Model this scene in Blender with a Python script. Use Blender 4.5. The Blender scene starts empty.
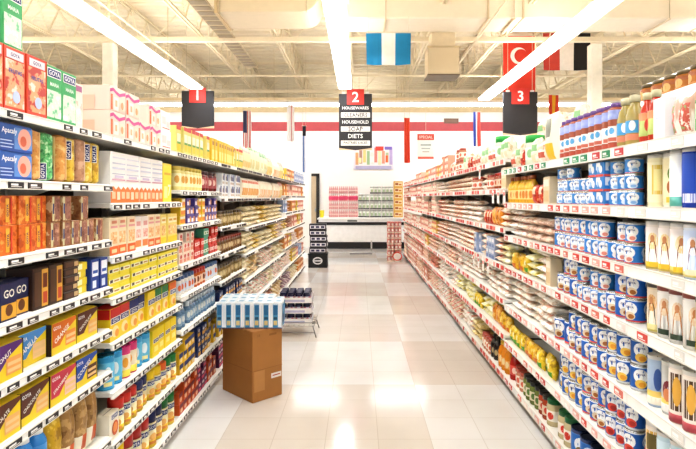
import bpy, math, random
from mathutils import Vector, Matrix
random.seed(7)
PI = math.pi
COL = bpy.context.scene.collection

# ------------------------------------------------------------------ materials
_M = {}
def lin(c):
    return tuple(((x/12.92) if x <= 0.04045 else ((x+0.055)/1.055)**2.4) for x in c)
def hexc(h):
    return lin(tuple(int(h[i:i+2], 16)/255 for i in (0, 2, 4)))
def M(h, rough=0.45, metal=0.0, var=0.10, emit=0.0):
    """plain painted / printed surface with a little procedural unevenness"""
    k = ('m', h, rough, metal, var, emit)
    if k in _M: return _M[k]
    m = bpy.data.materials.new('surface_' + h); m.use_nodes = True
    nt = m.node_tree; b = nt.nodes['Principled BSDF']
    c = hexc(h)
    tc = nt.nodes.new('ShaderNodeTexCoord'); nz = nt.nodes.new('ShaderNodeTexNoise')
    nz.inputs['Scale'].default_value = 9.0; nz.inputs['Detail'].default_value = 2.0
    nt.links.new(tc.outputs['Object'], nz.inputs['Vector'])
    mx = nt.nodes.new('ShaderNodeMix'); mx.data_type = 'RGBA'
    mx.inputs[6].default_value = (*[x*(1-var) for x in c], 1)
    mx.inputs[7].default_value = (*[min(1, x*(1+var)) for x in c], 1)
    nt.links.new(nz.outputs['Fac'], mx.inputs[0])
    nt.links.new(mx.outputs[2], b.inputs['Base Color'])
    b.inputs['Roughness'].default_value = rough
    b.inputs['Metallic'].default_value = metal
    if emit:
        b.inputs['Emission Color'].default_value = (*c, 1)
        b.inputs['Emission Strength'].default_value = emit
    _M[k] = m; return m
def P(h1, h2, h3, scale=40.0, rough=0.35, stretch=(1, 1, 1)):
    """busy printed picture: three inks in irregular cells"""
    k = ('p', h1, h2, h3, scale, rough, stretch)
    if k in _M: return _M[k]
    m = bpy.data.materials.new('print_%s_%s' % (h1, h2)); m.use_nodes = True
    nt = m.node_tree; b = nt.nodes['Principled BSDF']
    tc = nt.nodes.new('ShaderNodeTexCoord'); mp = nt.nodes.new('ShaderNodeMapping')
    mp.inputs['Scale'].default_value = stretch
    oi = nt.nodes.new('ShaderNodeObjectInfo')
    nt.links.new(tc.outputs['Object'], mp.inputs['Vector'])
    sc = nt.nodes.new('ShaderNodeVectorMath'); sc.operation = 'ADD'
    nt.links.new(mp.outputs['Vector'], sc.inputs[0]); nt.links.new(oi.outputs['Random'], sc.inputs[1])
    nz = nt.nodes.new('ShaderNodeTexNoise'); nz.inputs['Scale'].default_value = scale
    nz.inputs['Detail'].default_value = 3.0; nz.inputs['Roughness'].default_value = 0.6
    nt.links.new(sc.outputs[0], nz.inputs['Vector'])
    r = nt.nodes.new('ShaderNodeValToRGB')
    e = r.color_ramp.elements
    e[0].position = 0.40; e[0].color = (*hexc(h2), 1)
    e[1].position = 0.62; e[1].color = (*hexc(h3), 1)
    x = e.new(0.46); x.color = (*hexc(h1), 1)
    x = e.new(0.57); x.color = (*hexc(h1), 1)
    nt.links.new(nz.outputs['Fac'], r.inputs['Fac'])
    nt.links.new(r.outputs['Color'], b.inputs['Base Color'])
    b.inputs['Roughness'].default_value = rough
    _M[k] = m; return m
def mat(x):
    if isinstance(x, str): return M(x)
    if isinstance(x, tuple): return P(*x)
    return x

# ------------------------------------------------------------------ mesh kit
_T = {}
def text_geo(s):
    """letters as flat faces, height 1, centred"""
    if s in _T: return _T[s]
    cu = bpy.data.curves.new('lettering', 'FONT'); cu.body = s; cu.offset = 0.018; cu.resolution_u = 2
    cu.align_x = 'CENTER'
    o = bpy.data.objects.new('lettering', cu); COL.objects.link(o)
    dg = bpy.context.evaluated_depsgraph_get(); dg.update()
    me = bpy.data.meshes.new_from_object(o.evaluated_get(dg))
    vs = [tuple(v.co) for v in me.vertices]; fs = [tuple(p.vertices) for p in me.polygons]
    bpy.data.objects.remove(o); bpy.data.curves.remove(cu); bpy.data.meshes.remove(me)
    x0 = min(v[0] for v in vs); x1 = max(v[0] for v in vs); y0 = min(v[1] for v in vs); y1 = max(v[1] for v in vs)
    h = y1-y0
    vs = [((v[0]-(x0+x1)/2)/h, (v[1]-(y0+y1)/2)/h) for v in vs]
    _T[s] = (vs, fs, (x1-x0)/h)
    return _T[s]

class MB:
    def __init__(self):
        self.v = []; self.f = []; self.m = []; self.s = []; self.mats = []
    def mi(self, m):
        m = mat(m)
        if m not in self.mats: self.mats.append(m)
        return self.mats.index(m)
    def face(self, idx, m, smooth=False):
        self.f.append(tuple(idx)); self.m.append(self.mi(m)); self.s.append(smooth)
    def add(self, vs, fs, m, smooth=False):
        b = len(self.v); self.v += [tuple(v) for v in vs]
        for f in fs: self.face([b+i for i in f], m, smooth)
    def quad(self, a, b, c, d, m): self.add([a, b, c, d], [(0, 1, 2, 3)], m)
    def box(self, x0, x1, y0, y1, z0, z1, m, bev=0.0, mt=None):
        if bev <= 0:
            vs = [(x, y, z) for x in (x0, x1) for y in (y0, y1) for z in (z0, z1)]
            fs = [(0, 1, 3, 2), (4, 6, 7, 5), (0, 4, 5, 1), (2, 3, 7, 6), (0, 2, 6, 4), (1, 5, 7, 3)]
            self.add(vs, fs, m); return
        b = min(bev, (x1-x0)*.4, (y1-y0)*.4, (z1-z0)*.4)
        X = (x0, x1); Y = (y0, y1); Z = (z0, z1); vs = []; id_ = {}
        for i in (0, 1):
            for j in (0, 1):
                for k in (0, 1):
                    sx, sy, sz = 1-2*i, 1-2*j, 1-2*k
                    for ax in range(3):
                        p = [X[i]+sx*b, Y[j]+sy*b, Z[k]+sz*b]
                        p[ax] = (X[i], Y[j], Z[k])[ax]
                        id_[(i, j, k, ax)] = len(vs); vs.append(tuple(p))
        fs = []
        for ax in range(3):
            o1, o2 = [a for a in range(3) if a != ax]
            for e in (0, 1):
                loop = []
                for (p, q) in ((0, 0), (1, 0), (1, 1), (0, 1)):
                    c = [0, 0, 0]; c[ax] = e; c[o1] = p; c[o2] = q
                    loop.append(id_[(*c, ax)])
                flip = (e == 0) != (ax == 1)
                fs.append(loop[::-1] if flip else loop)
        for ax in range(3):
            o1, o2 = [a for a in range(3) if a != ax]
            for p in (0, 1):
                for q in (0, 1):
                    c0 = [0, 0, 0]; c1 = [0, 0, 0]
                    c0[ax] = 0; c1[ax] = 1
                    c0[o1] = c1[o1] = p; c0[o2] = c1[o2] = q
                    fs.append((id_[(*c0, o1)], id_[(*c1, o1)], id_[(*c1, o2)], id_[(*c0, o2)]))
        for i in (0, 1):
            for j in (0, 1):
                for k in (0, 1):
                    fs.append((id_[(i, j, k, 0)], id_[(i, j, k, 1)], id_[(i, j, k, 2)]))
        self.add(vs, fs, m)
    def lathe(self, prof, m, n=14, cx=0, cy=0, z0=0, cap0=True, cap1=True):
        """prof: list of (r, z[, material for the band above])"""
        b = len(self.v); cur = m
        for (r, z, *_) in prof:
            for i in range(n):
                a = 2*PI*i/n
                self.v.append((cx+r*math.cos(a), cy+r*math.sin(a), z0+z))
        for j in range(len(prof)-1):
            if len(prof[j]) > 2: cur = prof[j][2]
            for i in range(n):
                k = (i+1) % n
                self.face((b+j*n+i, b+j*n+k, b+(j+1)*n+k, b+(j+1)*n+i), cur, True)
        if cap0: self.face([b+i for i in range(n)][::-1], prof[0][2] if len(prof[0]) > 2 else m)
        if cap1:
            t = b+(len(prof)-1)*n
            self.face([t+i for i in range(n)], prof[-1][2] if len(prof[-1]) > 2 else cur)
    def rod(self, p0, p1, r, m, n=6):
        p0 = Vector(p0); p1 = Vector(p1); d = (p1-p0)
        q = d.to_track_quat('Z', 'Y').to_matrix(); b = len(self.v)
        for p in (p0, p1):
            for i in range(n):
                a = 2*PI*i/n
                self.v.append(tuple(p + q @ Vector((r*math.cos(a), r*math.sin(a), 0))))
        for i in range(n):
            k = (i+1) % n
            self.face((b+i, b+k, b+n+k, b+n+i), m, True)
        self.face([b+i for i in range(n)][::-1], m); self.face([b+n+i for i in range(n)], m)
    def bar(self, p0, p1, w, h, m):
        """square bar between two points"""
        p0 = Vector(p0); p1 = Vector(p1); d = (p1-p0).normalized()
        up = Vector((0, 0, 1)) if abs(d.z) < .9 else Vector((0, 1, 0))
        s = d.cross(up).normalized()*w/2; u = s.cross(d).normalized()*h/2
        vs = [p+a*s+c*u for p in (p0, p1) for a, c in ((-1, -1), (1, -1), (1, 1), (-1, 1))]
        self.add(vs, [(0, 1, 5, 4), (1, 2, 6, 5), (2, 3, 7, 6), (3, 0, 4, 7), (3, 2, 1, 0), (4, 5, 6, 7)], m)
    def pillow(self, w, d, h, m, nu=9, nv=7, axis='lie', z0=0, label=None, seed=0, px=2.6):
        """filled bag. lie: w along x, d along y, thickness h. stand: w along x, thickness d along y, height h"""
        rnd = random.Random(seed); b = len(self.v)
        th = h if axis == 'lie' else d
        L = d if axis == 'lie' else h
        for side in (1, -1):
            for j in range(nv+1):
                v = -1+2*j/nv
                for i in range(nu+1):
                    u = -1+2*i/nu
                    t = (max(0, 1-abs(u)**px)**.5)*(max(0, 1-abs(v)**px)**.5)
                    t = min(1, max(t*(1+rnd.uniform(-.14, .08)), 0.05))*th/2
                    pin = 1-0.06*(1-abs(v)**2)*abs(u)**4
                    x = u*w/2*pin; y = v*L/2
                    if axis == 'lie':
                        self.v.append((x, y, z0+th/2+side*t*0.98))
                    else:
                        self.v.append((x, -side*t, z0+L/2+y))
        n1 = (nu+1)*(nv+1)
        for s, side in enumerate((1, -1)):
            o = b+s*n1
            for j in range(nv):
                for i in range(nu):
                    q = (o+j*(nu+1)+i, o+j*(nu+1)+i+1, o+(j+1)*(nu+1)+i+1, o+(j+1)*(nu+1)+i)
                    mm = m
                    if label:
                        fu = (i+.5)/nu; fv = (j+.5)/nv
                        for (u0, v0, u1, v1, lm) in label:
                            if u0 <= fu <= u1 and v0 <= fv <= v1: mm = lm
                    self.face(q if side > 0 else q[::-1], mm, True)
        ring = [j*(nu+1) for j in range(nv+1)]
        def seam(a, c):
            self.face((b+a, b+c, b+n1+c, b+n1+a), m, True)
        for i in range(nu):
            seam(i+1, i); seam(nv*(nu+1)+i, nv*(nu+1)+i+1)
        for j in range(nv):
            seam(j*(nu+1), (j+1)*(nu+1)); seam((j+1)*(nu+1)+nu, j*(nu+1)+nu)
    # ---- printed marks on a surface given by a mapping (a, b) -> 3d, a to the right, b up, in metres
    def mark(self, kind, fmap, a, args, m, off):
        vs = []; fs = []
        if kind == 'r':
            a0, b0, a1, b1 = args; n = a
            for i in range(n+1):
                t = a0+(a1-a0)*i/n
                vs += [fmap(t, b0, off), fmap(t, b1, off)]
            fs = [(2*i, 2*i+2, 2*i+3, 2*i+1) for i in range(n)]
        elif kind == 'e':
            cx, cy, rx, ry = args; n = 14
            vs = [fmap(cx+rx*math.cos(2*PI*i/n), cy+ry*math.sin(2*PI*i/n), off) for i in range(n)]
            vs += [fmap(cx+.5*rx*math.cos(2*PI*i/n), cy+.5*ry*math.sin(2*PI*i/n), off) for i in range(n)]
            fs = [(i, (i+1) % n, n+(i+1) % n, n+i) for i in range(n)]+[tuple(range(n, 2*n))]
        elif kind == 'g':
            vs = [fmap(x, y, off) for x, y in args]; fs = [tuple(range(len(vs)))]
        elif kind == 't':
            s, cx, cy, hh, rot = args
            tv, fs, _w = text_geo(s); c, si = math.cos(rot), math.sin(rot)
            vs = [fmap(cx+hh*(x*c-y*si), cy+hh*(x*si+y*c), off) for x, y in tv]
        self.add(vs, fs, m)
    def build(self, name):
        me = bpy.data.meshes.new(name)
        me.from_pydata(self.v, [], self.f)
        for m in self.mats: me.materials.append(m)
        me.polygons.foreach_set('material_index', self.m)
        me.polygons.foreach_set('use_smooth', self.s)
        me.update(); return me

def marks_on_box(mb, w, d, h, marks):
    faces = {
        'f': (w, h, lambda a, b, o: (a-w/2, -d/2-o, b)),
        's': (d, h, None),
        't': (w, d, lambda a, b, o: (a-w/2, b-d/2, h+o)),
    }
    for k, mk in enumerate(marks):
        kind, face, args, m = mk
        W, H, fm = faces[face]
        off = 0.0006+0.0004*k
        maps = [fm] if fm else [lambda a, b, o: (-w/2-o, d/2-a, b), lambda a, b, o: (w/2+o, a-d/2, b)]
        for fmap in maps: _mk(mb, kind, fmap, W, H, args, m, off, 1)
def marks_on_can(mb, r, h, marks, rep=5):
    for k, mk in enumerate(marks):
        kind, face, args, m = mk
        off = 0.0005+0.0004*k
        W = 2*PI*r/rep
        for q in range(rep):
            ph = 2*PI*q/rep
            fmap = lambda a, b, o, ph=ph: ((r+o)*math.sin((a-W/2)/r+ph), -(r+o)*math.cos((a-W/2)/r+ph), b)
            _mk(mb, kind, fmap, W, h, args, m, off, 4)
def _mk(mb, kind, fmap, W, H, args, m, off, n):
    if kind == 'r': mb.mark('r', fmap, n, (args[0]*W, args[1]*H, args[2]*W, args[3]*H), m, off)
    elif kind == 'e': mb.mark('e', fmap, n, (args[0]*W, args[1]*H, args[2]*W, args[3]*H), m, off)
    elif kind == 'g': mb.mark('g', fmap, n, [(x*W, y*H) for x, y in args], m, off)
    elif kind == 't':
        s, cx, cy, hh, rot, wmax = args
        tw = text_geo(s)[2]; size = hh*H; lim = wmax*(W if abs(math.sin(rot)) < .5 else H)
        if tw*size > lim: size = lim/tw
        mb.mark('t', fmap, n, (s, cx*W, cy*H, size, rot), m, off)

# shorthand for marks: R rectangle, E ellipse, G polygon, T lettering, LOGO the brand's framed word
def R(x0, y0, x1, y1, m, f='f'): return ('r', f, (x0, y0, x1, y1), m)
def E(cx, cy, rx, ry, m, f='f'): return ('e', f, (cx, cy, rx, ry), m)
def G(pts, m, f='f'): return ('g', f, pts, m)
def T(s, cx, cy, hh, m, f='f', rot=0.0, wmax=0.9): return ('t', f, (s, cx, cy, hh, rot, wmax), m)
def LOGO(cx, cy, w, h, f='f'):
    return [R(cx-w/2, cy-h/2, cx+w/2, cy+h/2, 'f4f4f0', f), R(cx-w*.46, cy-h*.40, cx+w*.46, cy+h*.40, '1b2a6a', f),
            T('GOYA', cx, cy, h*.55, 'fbfbfb', f, 0, w*.8)]
def VLOGO(cx, cy, w, h, f='f'):
    return [R(cx-w/2, cy-h/2, cx+w/2, cy+h/2, 'f4f4f0', f), R(cx-w*.42, cy-h*.46, cx+w*.42, cy+h*.46, '1b2a6a', f),
            T('GOYA', cx, cy, w*.55, 'fbfbfb', f, PI/2, h*.8)]

# ------------------------------------------------------------------ tagging
def tag(o, label=None, cat=None, group=None, kind=None):
    if label: o['label'] = label
    if cat: o['category'] = cat
    if group: o['group'] = group
    if kind: o['kind'] = kind
    return o
def obj(name, me, parent=None, loc=(0, 0, 0), rz=0.0):
    if isinstance(me, MB): me = me.build(name)
    o = bpy.data.objects.new(name, me); COL.objects.link(o)
    o.location = loc; o.rotation_euler = (0, 0, rz)
    if parent is not None: o.parent = parent
    return o
def empty(name, loc=(0, 0, 0), rz=0.0):
    o = bpy.data.objects.new(name, None); COL.objects.link(o)
    o.location = loc; o.rotation_euler = (0, 0, rz); o.empty_display_size = .1
    return o
def structure(name, mb, loc=(0, 0, 0)):
    return tag(obj(name, mb, None, loc), kind='structure')

# ------------------------------------------------------------------ camera numbers (metres; eye at x=0 y=0)
EYE = 1.40; FPX = 540.0; VX, VY = 359.0, 198.0
def px(x, y, z): return VX+FPX*x/y, VY-FPX*(z-EYE)/y
def at(pxx, pyy, Y): return ((pxx-VX)*Y/FPX, Y, EYE-(pyy-VY)*Y/FPX)
# ------------------------------------------------------------------ goods: one maker per kind of package
PROD = {}
def _reg(key, kind, cat, look, w, d, h, make):
    PROD[key] = dict(kind=kind, cat=cat, look=look, w=w, d=d, h=h, make=make, protos={})
def carton(key, kind, look, w, d, h, base, marks=(), cat='box'):
    def make(far):
        mb = MB(); mb.box(-w/2, w/2, -d/2, d/2, 0, h, base, 0.0015)
        # top flap seam
        mk = [R(0, .47, 1, .53, '8f8674', 't')] if not far else []
        marks_on_box(mb, w, d, h, mk+[m for m in marks if not (far and m[0] == 't' and m[2][3] < .12)])
        return [(kind, mb, None)]
    _reg(key, kind, cat, look, w, d, h, make)
def printed(mb, r, h, marks, rep, far, bands=()):
    """the printed label: a part of its own on goods near enough to read, else on the body"""
    if far or not marks:
        marks_on_can(mb, r, h, marks, rep); return []
    lb = MB()
    if bands:   # the paper sleeve the marks are printed on
        a, b, c = max(bands, key=lambda t: t[1]-t[0])
        lb.lathe([(r+.0003, (a+.02)*h, c), (r+.0003, (b-.02)*h, c)], c, 14, cap0=False, cap1=False)
        lb.lathe([(r-.0008, (b-.02)*h, c), (r-.0008, (a+.02)*h, c)], c, 14, cap0=False, cap1=False)
    marks_on_can(lb, r, h, marks, rep); return [('label', lb, None)]
def can(key, kind, look, r, h, bands, marks=(), cat='can', n=14, rim='c9c9c6', rep=4):
    """bands: list of (from, to, colour) in fractions of the height"""
    def make(far):
        nn = 10 if far else n
        mb = MB(); rm = M(rim, .25, .9)
        prof = [(r*.96, 0, rm), (r, .004, rm)]
        for a, b, c in bands:
            prof += [(r*.985, max(.006, a*h), c), (r*.985, min(h-.006, b*h), c)]
        prof += [(r*.985, h-.006, rm), (r, h-.004, rm), (r, h, rm), (r*.9, h, rm), (r*.88, h-.003, rm)]
        mb.lathe(prof, rm, nn)
        lb = printed(mb, r, h, marks, rep, far, bands)
        return [(kind, mb, None)]+lb
    _reg(key, kind, cat, look, 2*r, 2*r, h, make)
def jar(key, kind, look, r, h, fill, bands, lid, lidh=.018, marks=(), cat='jar', neck=.85, n=14, rep=4, lidname='lid', shoulder=.14, lidr=None):
    """glass or plastic vessel with a lid of its own"""
    lr = lidr or r*neck+.002
    def make(far):
        nn = 10 if far else n
        bh = h-lidh
        mb = MB(); f = M(fill, .12)
        prof = [(r*.9, 0, f), (r, .006, f)]
        for a, b, c in bands: prof += [(r+.0004, a*h, c), (r+.0004, b*h, f)]
        prof += [(r, bh*(1-shoulder), f), (r*(.45+.55*neck), bh*(1-shoulder*.45), f), (r*neck*.97, bh*.985, f), (r*neck*.97, bh, f)]
        mb.lathe(prof, f, nn)
        lb = printed(mb, r, h, marks, rep, far, bands)
        ml = MB(); l = M(lid, .35)
        ml.lathe([(lr, bh-.004, l), (lr, h-.003, l), (lr*.92, h, l)], l, nn)
        return [(kind, mb, None), (lidname, ml, None)]+lb
    _reg(key, kind, cat, look, 2*r, 2*r, h, make)
def bottle(key, kind, look, r, h, fill, bands, cap, neckr=.014, body=.62, marks=(), cat='bottle', n=14, rep=4, caph=.022):
    def make(far):
        nn = 10 if far else n
        mb = MB(); f = M(fill, .10); bh = h-caph
        prof = [(r*.9, 0, f), (r, .006, f)]
        for a, b, c in bands: prof += [(r+.0004, a*h, c), (r+.0004, b*h, f)]
        prof += [(r, h*body, f), (r*.86, h*(body+.06), f), (neckr*1.5+.002, h*(body+.15), f), (neckr, h*(body+.22), f), (neckr, bh, f)]
        mb.lathe(prof, f, nn)
        lb = printed(mb, r, h, marks, rep, far, bands)
        ml = MB(); l = M(cap, .35)
        ml.lathe([(neckr+.003, bh-.006, l), (neckr+.003, h-.002, l), (neckr*.9, h, l)], l, nn)
        return [(kind, mb, None), ('cap', ml, None)]+lb
    _reg(key, kind, cat, look, 2*r, 2*r, h, make)
def bag(key, kind, look, w, d, h, m, axis='stand', label=None, cat='bag', seed=3):
    def make(far):
        mb = MB(); nu, nv = (5, 4) if far else (9, 8)
        mb.pillow(w, d, h, m, nu, nv, axis, 0, label, seed)
        return [(kind, mb, None)]
    _reg(key, kind, cat, look, w, d, h, make)
def tube(key, kind, look, r, h, m, marks=(), cat='biscuits', rings=4):
    """roll of round biscuits in printed film, crimped at both ends"""
    def make(far):
        mb = MB(); prof = [(r*.35, 0, m), (r*.92, .008, m)]
        for i in range(rings):
            a = .01+(h-.02)*i/rings; b = .01+(h-.02)*(i+1)/rings
            prof += [(r, a+.004, m), (r, b-.006, m), (r*.95, b-.001, m)]
        prof += [(r*.92, h-.008, m), (r*.35, h, m)]
        mb.lathe(prof, m, 12)
        marks_on_can(mb, r, h, marks, 4)
        return [(kind, mb, None)]
    _reg(key, kind, cat, look, 2*r, 2*r, h, make)
def candle(key, look, r, h, glass, bands, marks, rimc='d8d4cc', cap=None):
    """votive candle in a straight tall glass, the wax showing as a pale disc at the rim"""
    def make(far):
        mb = MB(); g = M(glass, .08)
        prof = [(r*.93, 0, g), (r, .008, g)]
        for a, b, c in bands: prof += [(r+.0004, a*h, c), (r+.0004, b*h, g)]
        prof += [(r, h*.93, M(rimc, .08)), (r*1.02, h, M(rimc, .08)), (r*.93, h, M(rimc, .08)), (r*.92, h*.93, M(rimc, .08))]
        mb.lathe(prof, g, 16, cap1=True)
        lb = printed(mb, r, h, marks, 3, far, bands)
        wx = MB(); wx.lathe([(r*.9, h*.935), (r*.9, h*.945)], M('efe6d2', .5), 14)
        wx.rod((0, 0, h*.945), (0, 0, h*.975), .0012, M('3a3a38'))
        out = [('votive_candle', mb, None), ('wax', wx, None)]
        if cap:
            c = MB(); c.lathe([(r*1.05, h*.9, M(cap, .4)), (r*1.05, h*1.01, M(cap, .4)), (r*.95, h*1.02, M(cap, .4))], M(cap, .4), 14)
            out.append(('lid', c, None))
        return out+lb
    _reg(key, 'votive_candle', 'candle', look, 2*r, 2*r, h, make)

W_, NAVY, YEL, RED, GRN = 'f6f5f0', '14245e', 'f6d21c', 'd8261c', '1f9a4c'
# --- left shelves, nearest bay
carton('fruit', 'cracker_box', 'red fruit-printed box', .105, .16, .195, 'd94a30',
       [R(.06, .05, .94, .80, ('e8a070', 'c23a2a', 'f3d9c4', 22)), R(.1, .82, .9, .95, 'e8d8dc'), T('GOYA', .5, .885, .06, NAVY, 'f', 0, .6), E(.55, .22, .18, .10, 'b9c6e8'), T('FRUTAS', .5, .62, .07, '3b4a9a', 'f', 0, .8), R(0, 0, .5, 1, 'e2582f', 's')])
carton('greenbox', 'cracker_box', 'green box with white top logo', .098, .16, .190, '3fa860',
       [R(.06, .05, .94, .55, ('cfe6c8', '6cbd84', 'f1f5e6', 26))]+LOGO(.5, .87, .86, .17)+[T('MARIA', .5, .66, .07, 'e6f3e4')])
carton('pinkbox', 'cracker_box', 'pale pink box with plum top', .085, .15, .175, 'efd8cc',
       [R(.1, .1, .9, .6, ('f3e3cf', 'e2b7a2', 'faf3ea', 24)), R(.1, .82, .9, .95, 'a0577e')])
carton('bluebox', 'biscuit_box', 'blue box with peach flower', .185, .10, .086, '2b5fae',
       [R(0, 0, 1, .45, '1d4c9e'), R(.5, .1, 1, .9, '5f8fd0'), E(.78, .5, .19, .40, 'efae9a'), E(.74, .42, .09, .2, 'd9694a'),
        T('Apacaly', .36, .72, .26, 'fafafa', 'f', 0, .6), R(.12, .36, .42, .40, 'b9cff0'), R(.12, .24, .46, .28, 'b9cff0'), R(.12, .12, .42, .16, 'b9cff0')])
tube('tubeorange', 'biscuit_roll', 'orange biscuit roll', .033, .172, ('d99a4e', 'c47a2e', 'e9c07c', 30), [R(.1, .05, .3, .95, 'efc98e')])
tube('tubegreen', 'biscuit_roll', 'green leaf-printed biscuit roll', .040, .172, ('5fb96b', '2f7f45', 'bfe6b4', 60), VLOGO(.5, .2, .4, .34))
tube('tubeyellow', 'biscuit_roll', 'yellow biscuit roll', .028, .168, ('d9b53c', 'b78a22', 'f0dd86', 30), VLOGO(.45, .72, .55, .42))
tube('tubebrown', 'biscuit_roll', 'tan biscuit roll', .036, .172, ('b98a68', 'a06f4c', 'cfa788', 26), [R(.1, .05, .22, .95, 'ddc2a6')])
tube('tubeseed', 'biscuit_roll', 'seeded cream biscuit roll', .033, .165, ('cfae7c', 'b1824a', 'e8d9ae', 70), VLOGO(.5, .2, .4, .32))
carton('orangepack', 'cookie_pack', 'orange film cookie pack', .088, .10, .092, ('d9722a', 'b64e18', 'efa452', 30), [R(.35, .1, .55, .9, 'f0b03c'), R(.62, .05, .7, .95, 'd8402a'), T('GOYA', .45, .5, .11, '3a2a6a', 'f', PI/2, .8)], 'biscuits')
carton('tanpack', 'cookie_pack', 'brown and cream cookie pack', .058, .10, .092, ('a9764e', '8b5a38', 'd9c49a', 30), [R(.0, .04, .22, .96, 'd8cfa2'), R(.3, .08, .8, .92, ('9c6a58', '7d4a3a', 'c69a80', 40)), R(.04, .3, .18, .7, '2b3a7a')], 'biscuits')
carton('coffeeblue', 'coffee_pack', 'navy and yellow coffee box', .082, .09, .115, '1e2450', [R(.05, .05, .95, .45, 'e0a93a'), T('GO', .5, .72, .22, 'f5f0e0'), E(.5, .28, .22, .16, '6b3d1c')])
carton('coffeebrown', 'coffee_pack', 'dark brown box with gold panel', .088, .09, .140, '3a2318', [R(.55, .05, .98, .95, 'd9a441'), R(.08, .08, .5, .9, '54341f'), R(.62, .5, .9, .85, '6a2e1a'), R(.62, .12, .9, .4, 'b8472a')])
carton('choc', 'chocolate_pack', 'flat dark chocolate pack', .10, .12, .028, '3b2418', [R(.08, .2, .6, .8, '5a3a2a'), R(.65, .2, .92, .8, 'c9a878'), R(.1, .1, .9, .9, '4c2f20', 't')])
carton('yellowflat', 'chocolate_pack', 'flat yellow and white pack', .09, .12, .030, 'e9d23a', [R(.05, .15, .55, .85, 'f6f0c0'), R(.1, .1, .9, .9, 'f0dc5c', 't')])
carton('navycard', 'sweet_box', 'navy box with white label', .065, .09, .125, '1d3f8f', [R(.12, .45, .88, .92, 'eef0f6'), R(.2, .55, .8, .65, '2a54a8'), R(.15, .08, .6, .32, 'dfe6f4')])
def wafer(key, look, col, word, pic):
    carton(key, 'wafer_box', look, .165, .055, .112, 'eed02a',
           [G([(0, .25), (0, 1), (.98, 1), (.98, .88), (.62, .66), (.3, .25)], col), R(.52, .14, .96, .60, pic), R(.55, .2, .93, .30, 'e9c58c'), R(.55, .38, .93, .48, 'e9c58c'),
            T('GOYA', .18, .84, .18, 'fbfbfb', 'f', 0, .3), T(word, .36, .60, .20, 'fbf6ea', 'f', .42, .62), R(0, 0, 1, 1, '2a1a16', 's'), R(.25, .1, .5, .9, 'e8cc30', 's'), R(0, .1, .96, .9, 'e0c02a', 't')])
wafer('waferpurple', 'yellow wafer box with purple corner', '5a2a78', 'COCONUT', 'e8a65a')
wafer('waferblue', 'yellow wafer box with sky-blue corner', '4b8fd0', 'VANILLA', 'f0c890')
wafer('waferorange', 'yellow wafer box with orange front', 'd9701f', 'ORANGE', 'e89440')
wafer('waferbrown', 'yellow wafer box with brown corner', '5b2a1a', 'CHOCOLATE', 'e9b46a')
wafer('waferpink', 'yellow wafer box with pink-red corner', 'c9344f', 'STRAWBERRY', 'efc6b4')
wafer('waferroyal', 'yellow wafer box with royal-blue corner', '1f4fae', 'COOKIES', '5a3220')
jar('milkcarton', 'drink_carton', 'blue drink carton with white cap', .036, .240, '3f8fd2', [(.1, .75, '4a9cdc')], 'f3f3f0', .022, [E(.5, .45, .22, .14, 'f0ead0'), E(.5, .45, .12, .08, 'e0c040')], 'carton', .62, lidname='cap')
bag('snackyellow', 'snack_bag', 'golden yellow snack bag', .10, .06, .235, ('c9a01e', '9a7412', 'e6c448', 20))
bag('snackbrown', 'snack_bag', 'brown snack bag with white label foot', .085, .06, .24, ('a07a44', '7a5428', 'c09c64', 26), 'stand', [(0, 0, 1, .42, 'efe6cf'), (.3, .08, .75, .32, 'cc5a22')])
carton('soupwhite', 'soup_box', 'white box with orange bowl', .09, .06, .12, 'efe6d0', LOGO(.5, .86, .7, .2)+[E(.55, .42, .33, .27, 'c9551f'), E(.55, .44, .24, .18, 'e8924a')])
# --- second left bay
carton('bigpink', 'cracker_box', 'pale pink box with magenta wave', .15, .13, .108, 'f0d6c6',
       [G([(0, .72), (.2, .80), (.4, .70), (.6, .64), (.8, .72), (1, .78), (1, .92), (.8, .86), (.6, .78), (.4, .84), (.2, .94), (0, .86)], 'cf4f8a'), R(.04, .04, .16, .66, 'df6a2e'), R(.24, .06, .52, .58, 'f7ece2'), R(.3, .2, .44, .46, 'e8b48a'), R(.62, .06, .9, .56, 'f3dcc4'), E(.75, .3, .09, .16, 'e09a66'), R(.04, .04, .5, .6, 'e9c0a8', 's')])
bag('bigcream', 'cracker_bag', 'large cream cracker bag', .16, .12, .23, 'f3e4cc', 'stand', [(0, .55, 1, .62, 'e9a56a'), (.2, .15, .8, .45, 'fbf6ea')])
carton('whitecracker', 'cracker_box', 'low white box with pale print', .15, .14, .105, 'f5f1ea', [R(.08, .3, .5, .7, 'd9d3cc'), R(.55, .2, .92, .5, 'ead2c8'), R(.1, .08, .9, .13, 'd86a5a')])
carton('crackerwave', 'cracker_box', 'white cracker box with orange wave', .155, .16, .225, 'f3efe9',
       [G([(0, 0), (1, 0), (1, .26), (.85, .33), (.68, .26), (.5, .33), (.34, .26), (.17, .33), (0, .26)], 'df7a35'), R(.08, .08, .3, .22, 'f0c49c'), R(.4, .06, .6, .22, 'f4d9bc'), R(.7, .08, .92, .22, 'f0c49c'), R(.06, .44, .94, .47, 'd9a3b0'), R(.06, .56, .94, .58, 'b9b9c4'), R(.06, .66, .94, .70, 'c9c9d4'), R(.06, .76, .94, .79, 'b9b9c4'), R(.06, .87, .94, .90, 'd4d4dc'), R(.2, .49, .8, .54, 'cdbfd0')])
carton('yellowbig', 'cracker_box', 'tall bright yellow box', .13, .15, .215, 'f0d936', [R(.1, .1, .5, .4, 'f7ec9a'), R(.1, .7, .9, .76, 'd9a91e'), T('7', .7, .3, .3, 'f8f4d8')])
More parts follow.
